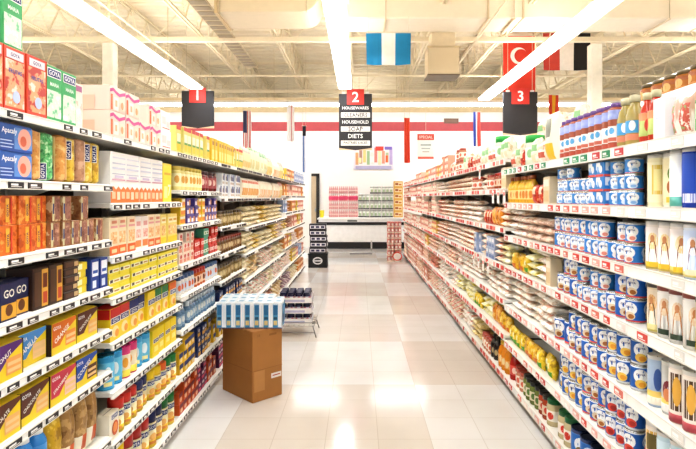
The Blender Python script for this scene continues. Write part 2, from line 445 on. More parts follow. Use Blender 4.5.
carton('packorange', 'tostada_pack', 'cream pack with orange foot', .085, .09, .165, 'f0dcb8', [R(0, 0, 1, .24, 'e0682a'), R(.12, .3, .88, .62, ('e9bd84', 'd9945a', 'f6e4c4', 60)), R(.1, .72, .9, .78, 'e5a29a'), R(.2, .84, .8, .92, 'd98a6a'), R(.2, .06, .8, .16, 'f4d0a0')], 'pack')
carton('packyellow', 'tostada_pack', 'yellow and cream pack', .085, .09, .16, 'efd77a', [R(0, 0, 1, .22, 'e8cc2c'), R(.12, .28, .88, .62, ('e9c07a', 'd99a54', 'f8e8b8', 60)), R(.1, .7, .9, .9, 'f6ecc0'), R(.2, .77, .8, .84, 'd9a03a')], 'pack')
carton('packwhite', 'tostada_pack', 'white pack with pink print', .08, .09, .16, 'f2e6dc', [R(.1, .08, .9, .28, 'e88a4c'), R(.15, .36, .85, .62, ('ecc0b0', 'd98a7a', 'f8ece4', 60)), R(.2, .72, .8, .86, 'e2a49a')], 'pack')
carton('bouillon', 'bouillon_box', 'long yellow bouillon box', .105, .10, .044, 'eddc3e', [R(0, .30, 1, .66, 'f1eed8'), R(.08, .34, .34, .64, '4a4030'), R(.45, .40, .92, .56, 'b98f58')])
def seasbox(key, look, top):
    carton(key, 'seasoning_box', look, .10, .075, .142, 'f0cf2a', [R(0, .70, 1, 1, top)]+LOGO(.5, .62, .92, .2)+[E(.45, .28, .34, .18, 'f3dd9a'), E(.6, .22, .2, .12, 'e89a3c'), R(0, 0, 1, 1, top, 't'), R(0, .70, 1, 1, top, 's')])
seasbox('seasred', 'yellow seasoning box with red top', 'c9261c'); seasbox('seasnavy', 'yellow seasoning box with navy top', '1b2a68')
seasbox('seasyel', 'all-yellow seasoning box', 'f0cf2a'); seasbox('seasgrn', 'yellow seasoning box with green top', '1b7a34'); seasbox('seasor', 'yellow seasoning box with orange top', 'e5702a')
def shaker(key, look, cap, h=.150, r=.036, body='efe3b0', foot='eec932'):
    jar(key, 'seasoning_shaker', look, r, h, body, [(0.03, .24, foot), (.24, .72, body)], cap, h*.27,
        [R(.02, .50, .98, .68, 'f4f4f0'), R(.05, .52, .95, .66, '23356f'), T('GOYA', .5, .59, .11, 'fbfbfb', 'f', 0, .8), E(.5, .32, .3, .1, 'e8b060'), R(.15, .12, .85, .2, 'd98a3a')], 'shaker', .97, lidname='cap', shoulder=.05, lidr=r*.98)
shaker('shred', 'seasoning shaker with red cap', 'c9301f'); shaker('shnavy', 'seasoning shaker with navy cap', '1a2558'); shaker('shyel', 'seasoning shaker with yellow cap', 'ecc91e')
shaker('shor', 'seasoning shaker with orange cap', 'e06a26'); shaker('shgrn', 'seasoning shaker with green cap', '177a33')
shaker('shbigred', 'large seasoning shaker with red cap', 'b8281c', .185, .045); shaker('shbignavy', 'large seasoning shaker with navy cap', '182050', .185, .045)
shaker('shbiggrn', 'large seasoning shaker with green cap', '146b2c', .185, .045); shaker('shbigyel', 'large seasoning shaker with yellow cap', 'e8c21c', .185, .045)
can('tubsky', 'powder_tub', 'sky-blue powder tub', .038, .150, [(0, .2, '3a9fd0'), (.2, .8, '6cc0e0'), (.8, 1, '38a0d2')], [E(.5, .5, .25, .18, 'eaf4f8'), R(.2, .12, .8, .24, 'f0e6a0')], 'tub', rim='49a8d4')
can('tubpink', 'powder_tub', 'cream powder tub with pink top', .038, .150, [(0, .25, 'e6d24a'), (.25, .72, 'efe2c4'), (.72, 1, 'd93a7a')], [E(.5, .48, .25, .16, 'e6a23a')], 'tub', rim='d03a78')
carton('yellowgoya', 'seasoning_box', 'plain yellow box with logo', .09, .07, .14, 'f2d424', LOGO(.5, .6, .8, .16)+[R(.2, .2, .8, .4, 'f8ea8a')])
# --- third left bay
carton('topyellowgreen', 'cereal_pack', 'yellow-green box with red lid', .075, .12, .165, 'dfd27a', [R(0, .86, 1, 1, 'c9382a'), R(.1, .08, .9, .34, 'e8c83a'), R(.1, .42, .9, .72, 'eee8c8'), R(.1, .34, .9, .42, '6aa04a')])
carton('topyellow', 'cereal_pack', 'golden yellow box', .07, .12, .170, 'e6bf3c', [R(.1, .1, .9, .5, 'f0dc84'), R(.15, .7, .85, .86, 'b9862a')])
jar('paleyellowjar', 'drink_mix_jar', 'pale yellow jar', .034, .145, 'e6d68a', [(.15, .7, 'efe6b4')], 'd9c25a', .02, [E(.5, .45, .3, .16, 'd9a24a')])
jar('darkredjar', 'drink_mix_jar', 'dark red speckled jar', .034, .140, '6b2626', [(.15, .7, 'a04a4a')], '3a1a1a', .02, [E(.5, .45, .3, .16, 'e6c8b8')])
carton('sazonyel', 'flavoring_box', 'small yellow and orange box', .072, .06, .053, 'eac23a', [R(.1, .15, .9, .55, 'e58a2a'), R(.1, .62, .9, .9, 'f4ecd0')])
carton('sazonpur', 'flavoring_box', 'small purple and white box', .072, .06, .053, '5b4a94', [R(.1, .15, .6, .6, 'e8e4ee'), R(.62, .15, .95, .8, 'e8a23a')])
carton('sazonred', 'flavoring_box', 'small red box with white band', .066, .06, .062, 'c8362a', [R(0, .35, 1, .7, 'f0e2da'), R(.2, .42, .8, .62, 'd9887a')])
carton('sazongrn', 'flavoring_box', 'small green box with white band', .066, .06, .062, '4a9a7a', [R(0, .35, 1, .7, 'eef0e6'), R(.2, .42, .8, .62, '6a9a5a')])
carton('sazoncream', 'flavoring_box', 'small cream and pink box', .066, .06, .062, 'ecd9c6', [R(.1, .1, .9, .45, 'e0937a'), E(.5, .68, .3, .2, 'c9564a')])
jar('whitejar', 'spice_jar', 'white spice jar with blue label', .030, .115, 'e6e2da', [(.15, .62, 'c9d0dc')], '44608c', .02, [E(.5, .4, .28, .16, 'd9744a')])
jar('orangejar', 'spice_jar', 'orange spice jar', .030, .115, 'c9683a', [(.15, .62, 'e6c0a0')], 'b02a20', .02, [E(.5, .4, .28, .16, '7a3a20')])
jar('bluegrey', 'extract_bottle', 'blue-grey bottle with silver cap', .028, .135, '5f7f9c', [(.15, .6, '86a2b8')], 'b9c4cc', .024, [E(.5, .4, .26, .14, 'd9dcd6')], 'bottle', .6, lidname='cap')
carton('yelblue', 'custard_box', 'yellow and blue custard box', .07, .06, .064, 'e2b62c', [R(0, .55, 1, 1, '2a3a72'), E(.5, .35, .3, .22, 'f0dca0')])
carton('blueyel', 'custard_box', 'dark blue custard box', .07, .06, .064, '26345f', [R(.1, .1, .9, .45, 'd9a43a'), E(.5, .7, .25, .16, 'c9ccd8')])
carton('redor', 'gelatin_box', 'orange-red gelatin box', .07, .06, .064, 'cc5a2a', [R(0, .6, 1, 1, '7a1f2a'), E(.5, .36, .3, .22, 'f0c49a')])
carton('purpred', 'gelatin_box', 'plum gelatin box', .07, .06, .064, '6a3058', [R(.1, .1, .9, .4, 'd9486a'), R(.2, .6, .8, .85, 'e6d4d8')])
# --- farther left bays
carton('farwhiteblue', 'tea_box', 'white tea box with blue corner', .085, .09, .098, 'e6e6e4', [R(.55, .4, .95, .95, '4a5a8a'), R(.1, .12, .9, .3, 'c4b4a0'), E(.35, .6, .2, .2, '8a7a6a')])
jar('olivejar', 'preserve_jar', 'olive brown preserve jar', .040, .125, '7a6438', [(.2, .62, '9a8454')], '4a4030', .02, [E(.5, .42, .28, .16, 'cbb88a')])
jar('brownjar', 'preserve_jar', 'dark brown preserve jar', .040, .125, '6a4a2a', [(.2, .62, '8f6a40')], '8a3a26', .02, [E(.5, .42, .28, .16, 'd2bd94')])
bag('pastatall', 'pasta_bag', 'tall pale pasta bag', .09, .07, .22, 'ecdcb0', 'stand', [(.1, .1, .9, .4, 'e2c480'), (.1, .7, .9, .9, 'e8b4a4')])
bag('pastagreen', 'pasta_bag', 'tall cream and green pasta bag', .09, .07, .24, 'e2e2c2', 'stand', [(0, .82, 1, 1, '8fb088'), (.15, .15, .85, .5, 'd9cf9a')])
bag('pastaorange', 'pasta_bag', 'cream pasta bag with orange window', .085, .07, .19, 'f0e4cc', 'stand', [(.15, .12, .85, .5, 'e0a86a'), (.1, .72, .9, .84, 'e2856a')])
def beans(key, look, kind, c, lab, seed, w=.17):
    bag(key, kind, look, w, .13, .049, c, 'lie', [(.36, .12, .66, .75, lab)], 'bag', seed)
beans('beancream', 'plump cream bean bag', 'bean_bag', ('e8d9b0', 'c9b078', 'f6edd2', 30), 'f3ecd0', 1)
beans('beantan', 'tan bean bag', 'bean_bag', ('d9ba80', 'b08a50', 'ecd8aa', 34), 'efe2c0', 2)
beans('beanyel', 'yellow split-pea bag', 'pea_bag', ('e2c258', 'b98f2e', 'f2e2a0', 34), 'f4eccc', 3)
beans('beanred', 'brick-red bean bag', 'lentil_bag', ('b8785a', '8c4a34', 'dcae90', 34), 'efdcc8', 4)
beans('beanwhite', 'white bean bag', 'rice_bag', ('eee4d4', 'd2bfa4', 'faf6ee', 30), 'd9705e', 5)
beans('beanpurple', 'mauve bean bag', 'lentil_bag', ('a88a94', '7a5a66', 'd9c6c6', 34), 'e6d6cc', 6)
carton('farbluepk', 'tea_box', 'pale blue tea box', .09, .09, .09, 'a9b6cf', [R(.1, .1, .9, .4, '6a7fae'), R(.1, .55, .9, .85, 'e6e6ea')])
carton('farpinkpk', 'cake_mix_box', 'pink and cream mix box', .11, .08, .085, 'e6b4a0', [R(.1, .1, .9, .5, 'f2e2cc'), R(0, .7, 1, 1, 'c9604a')])
carton('farorange', 'cake_mix_box', 'orange and cream mix box', .11, .08, .085, 'e09a58', [R(.1, .1, .9, .5, 'f2e2bc'), R(.1, .62, .9, .9, 'a84a2a')])
carton('faryellow', 'cake_mix_box', 'yellow mix box', .11, .08, .085, 'e2c04a', [R(.1, .1, .9, .5, 'f2ecc0'), R(.1, .62, .9, .9, '7a6a9a')])
# --- right shelves
def milk(key, look, kind, r, h, body='2a7fd0', pic='e8dcc8', pic2='c9763a', foot='d9453a', cat='can'):
    can(key, kind, look, r, h, [(0, .12, foot), (.12, .9, body), (.9, 1, 'dfe6ee')],
        [E(.5, .60, .34, .27, 'f4f4f2'), E(.5, .30, .26, .17, pic), E(.56, .28, .15, .10, pic2), T('GOYA', .5, .66, .10, '1b2a6a', 'f', 0, .4)], cat, rep=3)
milk('milkcan', 'blue and white milk can', 'milk_can', .036, .066, '3a86cc', 'd8e4f0', '88b4e0')
milk('milkcantall', 'blue milk can with red foot', 'milk_can', .038, .085, '2f80cc', 'efe6e0', 'd98a7a')
milk('beancan', 'blue bean can with white oval', 'bean_can', .040, .098, '1c63bc', 'e2cfae', 'a8672e')
milk('chickcan', 'blue chickpea can with yellow picture', 'chickpea_can', .040, .105, '1a5cae', 'eec75a', 'e09a2c', 'cfd4d8')
milk('tomcan', 'blue tomato can with red picture', 'tomato_can', .040, .105, '1d5aa8', 'dc4a36', 'b02a20', 'cfd4d8')
milk('beanlarge', 'large blue bean can', 'bean_can', .050, .125, '1a5fb8', 'dcc8a4', 'a0622c')
carton('milkbox', 'milk_carton', 'blue and white milk carton', .075, .07, .066, '3f8fd8', [R(.1, .4, .9, .95, 'f0f3f6', 's'), R(0, 0, 1, .16, 'd9584a', 's'), E(.5, .55, .22, .24, '5aa0de', 's'), R(.1, .1, .9, .9, 'dfe8f2', 't'), R(.05, .45, .6, .95, 'f2f4f6'), R(0, 0, 1, .16, 'd9584a'), E(.68, .5, .2, .26, 'f3f5f8'), E(.32, .5, .14, .2, '9cc4ea')], 'carton')
bottle('salsa', 'salsa_bottle', 'red salsa bottle with lilac neck band', .034, .205, 'a8604a', [(.04, .14, 'b5503c'), (.16, .50, 'efeae6'), (.64, .84, '9aa6dc')], '6a4a8c', .022, .70, [E(.5, .40, .24, .07, '5aa8d8'), R(.1, .18, .9, .26, 'c9705a')], caph=.02)
bottle('salsaolive', 'salsa_bottle', 'olive green bottle with blue label', .036, .21, 'a8985a', [(.12, .24, 'd98a6a'), (.26, .5, '4aa0d4')], 'c9c2a0', .018, .58, [E(.5, .4, .24, .1, 'f0f2f4')])
bottle('hotred', 'salsa_bottle', 'red and green hot sauce bottle', .030, .20, 'c0402c', [(.15, .45, 'b0bf6a'), (.45, .6, 'd98a5a')], 'c9c29a', .014, .56, [E(.5, .36, .24, .12, 'd8483a')])
carton('whitetall', 'cup_pack', 'white carton beside the hot sauce', .075, .10, .155, 'eeeef0', [R(.1, .1, .9, .3, 'dfe4ee'), R(.2, .5, .8, .56, 'c9d2e4')])
bag('whitechili', 'chili_bag', 'white bag with red and green chilies', .13, .07, .15, ('eee4da', 'c9a08a', 'f8f4ee', 24, .3, (1, 1, .25)), 'stand', [(.15, .1, .35, .8, ('d8685a', '7aa860', 'eee0d0', 60)), (.55, .15, .85, .7, ('c95a4a', '8ab070', 'eee6d8', 60))])
bottle('greenbot', 'soap_bottle', 'green bottle with pale blue top', .045, .165, '6cc070', [(.3, .6, 'd4ecd0')], 'a9d8e4', .02, .66, [E(.5, .42, .26, .1, '3f9a50')])
jar('peanut', 'nut_jar', 'amber nut jar', .045, .10, 'b8783a', [(.12, .3, 'c98a4a'), (.55, .75, 'a05a2a')], '6a5a3a', .015, [E(.5, .45, .3, .2, 'd8ae6a')])
bag('garlic', 'produce_bag', 'white bag with green label', .12, .09, .17, ('ece4d0', 'cbb88e', 'f8f4e8', 18), 'stand', [(.15, .45, .85, .8, '8fc084'), (.2, .1, .8, .35, 'e2d8b8')], seed=4)
bag('tortyellow', 'produce_bag', 'white bag of yellow fruit', .14, .11, .29, 'f0ead8', 'stand', [(.1, .05, .9, .4, 'e6c23a'), (.3, .55, .8, .85, '8a8a7a')], seed=5)
bag('redwhitebag', 'produce_bag', 'white bag with red print', .12, .09, .14, ('f0e0d2', 'd69c82', 'faf2ea', 18), 'stand', [(.15, .2, .85, .5, 'c9604a'), (.2, .6, .8, .8, 'e6c8a8')], seed=6)
jar('greenlid', 'pickle_tub', 'clear tub with big green lid', .062, .20, 'dfe6d4', [(.2, .6, 'eef0e4')], '2fae4a', .045, [E(.5, .4, .26, .14, '9ac890')], 'tub', .96, lidname='lid')
bottle('yeloil', 'syrup_bottle', 'yellow syrup bottle', .036, .185, 'e8b43c', [(.15, .5, 'efd28a')], 'a05a30', .015, .6, [E(.5, .32, .26, .14, 'd98a3a')])
bag('redbag', 'chili_bag', 'red chili bag', .095, .06, .12, ('c8402a', '8e2016', 'e6a06a', 40), 'stand', [(.2, .5, .8, .85, 'efd6b8')])
carton('beige', 'mix_box', 'beige mix box', .075, .07, .16, 'e6d3b0', [R(.1, .1, .9, .5, 'd9bd8e'), R(.1, .65, .9, .9, 'f2ead8')])
beans('ricewhite', 'white rice bag', 'rice_bag', ('f0e6d8', 'd4b49a', 'fdf9f2', 26), 'e08a72', 7)
beans('ricetan', 'pinkish tan sugar bag', 'sugar_bag', ('d9b49a', 'a87c60', 'efd9c4', 30), 'f2e4d6', 8)
beans('cornyel', 'yellow and white flour bag', 'flour_bag', ('f0e8b4', 'd8c448', 'faf6e4', 14), 'f6f2da', 9)
beans('flourwhite', 'soft white flour bag', 'flour_bag', ('f4ecdf', 'd9bfa6', 'fffaf2', 18), 'e6b49a', 10, .2)
beans('cornhusk', 'straw-coloured husk bag', 'husk_bag', ('d9c07a', 'a8843e', 'efe2b0', 40), 'e6d6a0', 11)
beans('lentred', 'red-labelled lentil bag', 'lentil_bag', ('c98a6a', '96523a', 'e6c4a6', 34), 'd8483a', 12)
beans('ricepink', 'cream bag with pink band', 'oat_bag', ('ecd6bc', 'd09a78', 'faf0e0', 24), 'dd7460', 13)
bag('mangobag', 'pulp_bag', 'amber fruit bag', .10, .07, .15, ('d98a2a', 'a8581a', 'efc06a', 26), 'stand')
bag('yelgreen', 'dried_fruit_bag', 'yellow bag with green label', .085, .06, .12, ('e8c62c', 'b8901c', 'f6e27a', 26), 'stand', [(.1, .1, .9, .42, '4f9a34'), (.3, .55, .7, .8, 'f0ecc0')])
bag('yelorange', 'dried_fruit_bag', 'yellow bag with orange label', .085, .06, .12, ('e9b92c', 'b9821c', 'f6dc7a', 26), 'stand', [(.1, .1, .9, .42, 'd9702a')])
jar('jam', 'sauce_jar', 'red-brown sauce jar', .038, .13, '9a4a2e', [(.2, .62, 'e6cbb0')], 'c0392b', .018, [E(.5, .42, .3, .15, 'c9603a')])
jar('jamlight', 'sauce_jar', 'pinkish sauce jar with white label', .038, .125, 'c98a6e', [(.2, .66, 'efe2d4')], 'b04a38', .018, [E(.5, .42, .3, .15, 'd86a4e')])
bottle('darksauce', 'soy_bottle', 'dark soy bottle', .040, .19, '1e1512', [(.18, .48, '3a2a20')], '241a14', .016, .6, [E(.5, .33, .26, .12, 'b9a67a')])
bottle('orjuice', 'juice_bottle', 'orange juice bottle', .042, .20, 'd9861e', [(.2, .5, 'e6a84a')], 'e8c23a', .02, .62, [E(.5, .35, .25, .12, 'f0dca8')])
bottle('redjuice', 'juice_bottle', 'red juice bottle with dark cap', .040, .19, 'b8261e', [(.2, .55, 'd84a3a')], '2a2050', .02, .62, [E(.5, .37, .25, .12, 'f0d0c0')])
bottle('purplejuice', 'juice_bottle', 'dark violet juice bottle', .040, .19, '3a2046', [(.2, .55, '5a3a86')], '2a1a3a', .02, .62)
jar('olives', 'olive_jar', 'green olive jar with black lid', .036, .14, '6f7a3c', [(.2, .6, 'd9cfb0')], '1c1c1a', .02, [E(.5, .4, .28, .14, '5a7a3a')])
jar('redpepper', 'olive_jar', 'red pepper jar with dark lid', .036, .14, 'a8452a', [(.2, .6, 'e0c8a8')], '2c241e', .02, [E(.5, .4, .28, .14, 'c9402a')])
jar('greentop', 'olive_jar', 'pale jar with dark green lid', .045, .15, 'cdbd94', [(.2, .6, 'efe8da')], '1f6a3a', .022, [E(.5, .4, .28, .14, 'd8402c')])
can('bluetin', 'coconut_tin', 'wide blue tin with dark lid', .052, .14, [(0, .15, 'c9ccd0'), (.15, .85, '2a70c0'), (.85, 1, '1d2f5c')], [E(.5, .5, .28, .24, 'eef0f2'), E(.5, .3, .2, .12, '8a6a3a')], 'tin', rim='26365e', rep=3)
carton('redstrip', 'gift_box', 'dark red strip-printed box', .09, .07, .035, 'a02a20', [R(.1, .3, .9, .7, 'c95a4a')])
# candles: a robed figure, seen from the waist up in a halo, on each label (plain shapes)
def saint(robe, halo, ground): return [E(.5, .60, .26, .17, halo), G([(.28, .18), (.72, .18), (.66, .5), (.58, .62), (.42, .62), (.34, .5)], robe), E(.5, .65, .10, .075, 'c98a5c'), R(.15, .08, .85, .18, ground)]
candle('cwhite', 'tall white candle with green foot', .035, .205, 'ecece6', [(.04, .2, '5fb0a0'), (.2, .9, 'f3f3ee')], [])
candle('cyellow', 'tall cream candle with yellow panel', .035, .20, 'ece2bc', [(.1, .85, 'efe6c4')], [R(.2, .25, .8, .8, 'e2c45a'), R(.28, .32, .72, .72, 'f0e2a0')])
candle('cplant', 'tall candle with green plant label', .035, .20, 'efe8d4', [(.06, .9, 'eee3bb')], [E(.5, .62, .3, .14, '6a8a3a'), E(.45, .38, .28, .14, 'b06a3a'), R(.15, .1, .85, .2, 'e2c84a')])
candle('cblue', 'tall deep blue candle', .035, .205, '2142a0', [(.1, .9, '2b55b8')], [R(.2, .1, .8, .25, 'dfe4f0')])
candle('cgreenred', 'tall candle with teal and red label', .035, .195, '8ab4a8', [(.05, .2, 'c9442e'), (.2, .9, '5f9cae')], [E(.5, .5, .3, .24, 'd8a05a')])
candle('cfigbrown', 'pale candle showing a brown-robed figure', .035, .185, 'f0e6dc', [(.04, .18, 'e8cf6a'), (.18, .88, 'f3eae4')], saint('8a4a26', 'f0d9a0', 'e8c23a'))
candle('cfigpink', 'pale candle showing a pink-robed figure', .035, .185, 'efe4e4', [(.04, .14, 'ecd88a'), (.14, .88, 'e9dcee')], saint('c95a6a', 'f3e2d0', 'e9d9a0'))
candle('cfigblue', 'pale blue candle with robed figure', .035, .185, 'd9e2f0', [(.04, .14, 'efe08a'), (.14, .88, 'cfdcf2')], saint('7a3a3a', 'f4ecec', 'f0e4c0'))
candle('cfigdark', 'capped candle showing a dark-robed figure', .035, .19, 'f0e0c0', [(.04, .18, 'eadb7a'), (.18, .86, 'f0e2cc')], saint('2c1c16', 'e0b070', 'efe0a0'), cap='57504a')
candle('cfigwhite', 'capped white candle with tan figure', .035, .19, 'f4f2ee', [(.04, .86, 'f3f1ec')], saint('c9854a', 'e8d0b0', '3a4a3a'), cap='8a4a40')
candle('cfiggreen', 'capped yellow candle with black figure', .035, .19, 'e9dc9a', [(.04, .3, 'e2c832'), (.3, .86, 'f0e8c8')], saint('1c1a18', 'd9b060', 'e8d03a'), cap='6a665e')
candle('cpinkfoot', 'candle with pink foot and gold figure', .035, .205, 'efe2d6', [(.02, .16, 'd9606a'), (.18, .9, 'f0e6da')], [R(.15, .22, .85, .85, '5a3a1c'), E(.5, .55, .2, .25, 'e6b04a')])
candle('cpinkgold', 'candle with pink foot and yellow label', .035, .205, 'efe2d6', [(.02, .16, 'd9505a'), (.18, .9, 'f0e6da')], [R(.15, .22, .85, .85, 'e6b23a'), R(.2, .5, .8, .8, '6a5a2a'), E(.5, .4, .2, .12, 'f0d98a')])
candle('cglass', 'clear candle with crimson flower label', .035, .19, 'c9cac6', [(.05, .2, 'e6e4e0'), (.2, .3, 'e2c86a')], [E(.5, .45, .3, .2, '7a2a3a'), E(.45, .38, .2, .12, 'd98a5a')])
candle('cglassblue', 'pale blue clear candle', .035, .19, 'a9bcd4', [(.05, .2, 'efe6d4'), (.2, .32, 'e6c86a')], [E(.5, .55, .2, .22, '3a5a9a')])
candle('cskyglass', 'pale sky-blue candle', .035, .20, 'c9dfe8', [(.1, .85, 'd6e8f0')], [E(.5, .5, .28, .2, 'eaf2f6'), E(.5, .42, .18, .1, 'b0c8d4')])
# far right
carton('farred', 'bean_pack', 'red and cream pack', .12, .09, .082, 'e6bea4', [R(0, .60, 1, .88, 'd0604c'), R(.1, .1, .9, .45, 'f2e0cc')])
carton('farcream', 'rice_pack', 'cream pack with coral band', .12, .09, .082, 'efe0cc', [R(0, .35, 1, .6, 'dd7a62'), R(.2, .68, .8, .9, 'cfa888')])
carton('farcoral', 'soup_pack', 'coral and white pack', .12, .09, .082, 'e0a084', [R(.1, .15, .9, .6, 'f6eade'), R(.2, .7, .8, .9, 'b04234')])
carton('fargold', 'noodle_pack', 'gold and red pack', .12, .09, .082, 'e2b85c', [R(0, .6, 1, .9, 'cc5a3a'), R(.1, .1, .9, .45, 'f0e2b8')])
# ------------------------------------------------------------------ shelving
BAY = 0.914
FL, FR = -1.07, 1.082            # shelf fronts, left and right of the aisle
ORD = ['nearest', 'second', 'third', 'fourth', 'fifth', 'sixth', 'seventh', 'eighth', 'ninth', 'tenth', 'eleventh', 'twelfth', 'thirteenth', 'fourteenth', 'fifteenth', 'sixteenth', 'seventeenth', 'eighteenth', 'nineteenth', 'twentieth']
DOWN = ['top shelf', 'second shelf down', 'third shelf down', 'fourth shelf down', 'fifth shelf down', 'sixth shelf down', 'seventh shelf down', 'bottom shelf']
# every row: (height of the rail, what stands on it from the near end to the far end)
# word = key * how many columns / how many high ; no number: fill what is left
LEFT = {
 0: [(1.655, 'fruit*3 greenbox*2 pinkbox*1 bigcream'), (1.44, '_.07 bluebox*1/2 tubeorange*1 tubegreen*1 tubeorange*1 tubeyellow*1 tubebrown*1 tubeyellow*2 tubeseed'),
     (1.205, 'orangepack*4/2 tanpack/2'), (1.005, 'coffeeblue*3 coffeebrown*2 choc*1/5 yellowflat*1/4 navycard'),
     (.823, '_.03 waferpurple*1@3 waferblue*1@3 waferorange*1@3 waferbrown@3'), (.645, '_.02 waferbrown*2@3 waferpink*1@3 waferroyal@3'), (.36, '_.06 milkcarton*4 snackyellow*1 snackbrown'), (.07, 'soupwhite/2')],
 1: [(1.655, 'bigpink*4/2 whitecracker/2'), (1.36, 'crackerwave*4 yellowbig'), (1.13, 'packorange*3 packwhite*2 packorange*2 packyellow'), (.95, 'bouillon/3'),
     (.755, 'seasred*2 seasnavy*2 seasyel*1 seasgrn*2 seasor'), (.545, 'tubsky*2 tubpink*2 tubsky*2 yellowgoya'), (.32, 'soupwhite*1 shred*3 shnavy*2 shyel*2 shor*1 shgrn'), (.07, 'shbigyel*2 shbigred*3 shbignavy*2 shbiggrn')],
 2: [(1.655, 'topyellowgreen*8 topyellow'), (1.43, 'paleyellowjar*7 darkredjar'), (1.22, 'sazonyel*2/3 sazonpur*3/3 sazonyel*2/3 sazonpur/3'), (.98, 'sazoncream*4/3 sazonred*3/3 sazongrn*2/3 sazonred/3'),
     (.79, 'whitejar*5 orangejar*4 whitejar'), (.585, 'bluegrey'), (.31, 'yelblue*4/3 blueyel*4/3 yelblue/3'), (.07, 'redor*5/3 purpred*3/3 redor/3')],
 3: [(1.655, 'topyellow*7 topyellowgreen'), (1.385, 'farwhiteblue/2'), (1.155, 'olivejar'), (.94, 'brownjar'), (.73, 'olivejar'), (.52, 'blueyel/2'), (.31, 'yelblue/3'), (.07, 'purpred/3')],
 4: [(1.655, 'pastatall*4 pastagreen'), (1.385, 'pastaorange'), (1.10, 'beancream/4'), (.85, 'beancream*3/4 beanyel/3'), (.60, 'beancream*2/4 beantan/4'), (.35, 'beanwhite/4'), (.07, 'beancream/4')],
 5: [(1.655, 'pastagreen*5 pastatall'), (1.385, 'pastaorange'), (1.10, 'beanyel*3/4 beancream/4'), (.85, 'beancream/3'), (.60, 'beanwhite/4'), (.35, 'beanwhite*3/3 beancream/3'), (.07, 'beanred/4')],
 6: [(1.655, 'pastaorange*6 pastatall'), (1.385, 'pastaorange*6 pastatall'), (1.10, 'beancream/4'), (.85, 'beanyel*2/4 beanwhite/4'), (.60, 'beancream/3'), (.35, 'beanwhite/4'), (.07, 'beantan/3')],
 7: [(1.655, 'faryellow*3/2 farorange/2'), (1.42, 'farorange*4/2 farpinkpk/2'), (1.17, 'farbluepk*3/2 beanred/3'), (.92, 'beanyel*3/3 beanred/3'), (.65, 'farorange*4/2 faryellow/2'), (.36, 'beanwhite/4'), (.07, 'beanpurple/3')],
 8: [(1.655, 'farorange*3/2 farbluepk/2'), (1.42, 'farpinkpk/2'), (1.17, 'farorange*4/2 faryellow/2'), (.92, 'farpinkpk*4/2 farorange/2'), (.65, 'beanwhite/3'), (.36, 'faryellow*4/2 farpinkpk/2'), (.07, 'beancream/3')],
 9: [(1.655, 'farbluepk/2'), (1.42, 'farpinkpk*5/2 farorange/2'), (1.17, 'farpinkpk/2'), (.92, 'faryellow*4/2 farpinkpk/2'), (.65, 'farorange/2'), (.36, 'farbluepk*5/2 farpinkpk/2'), (.07, 'farorange/2')],
}
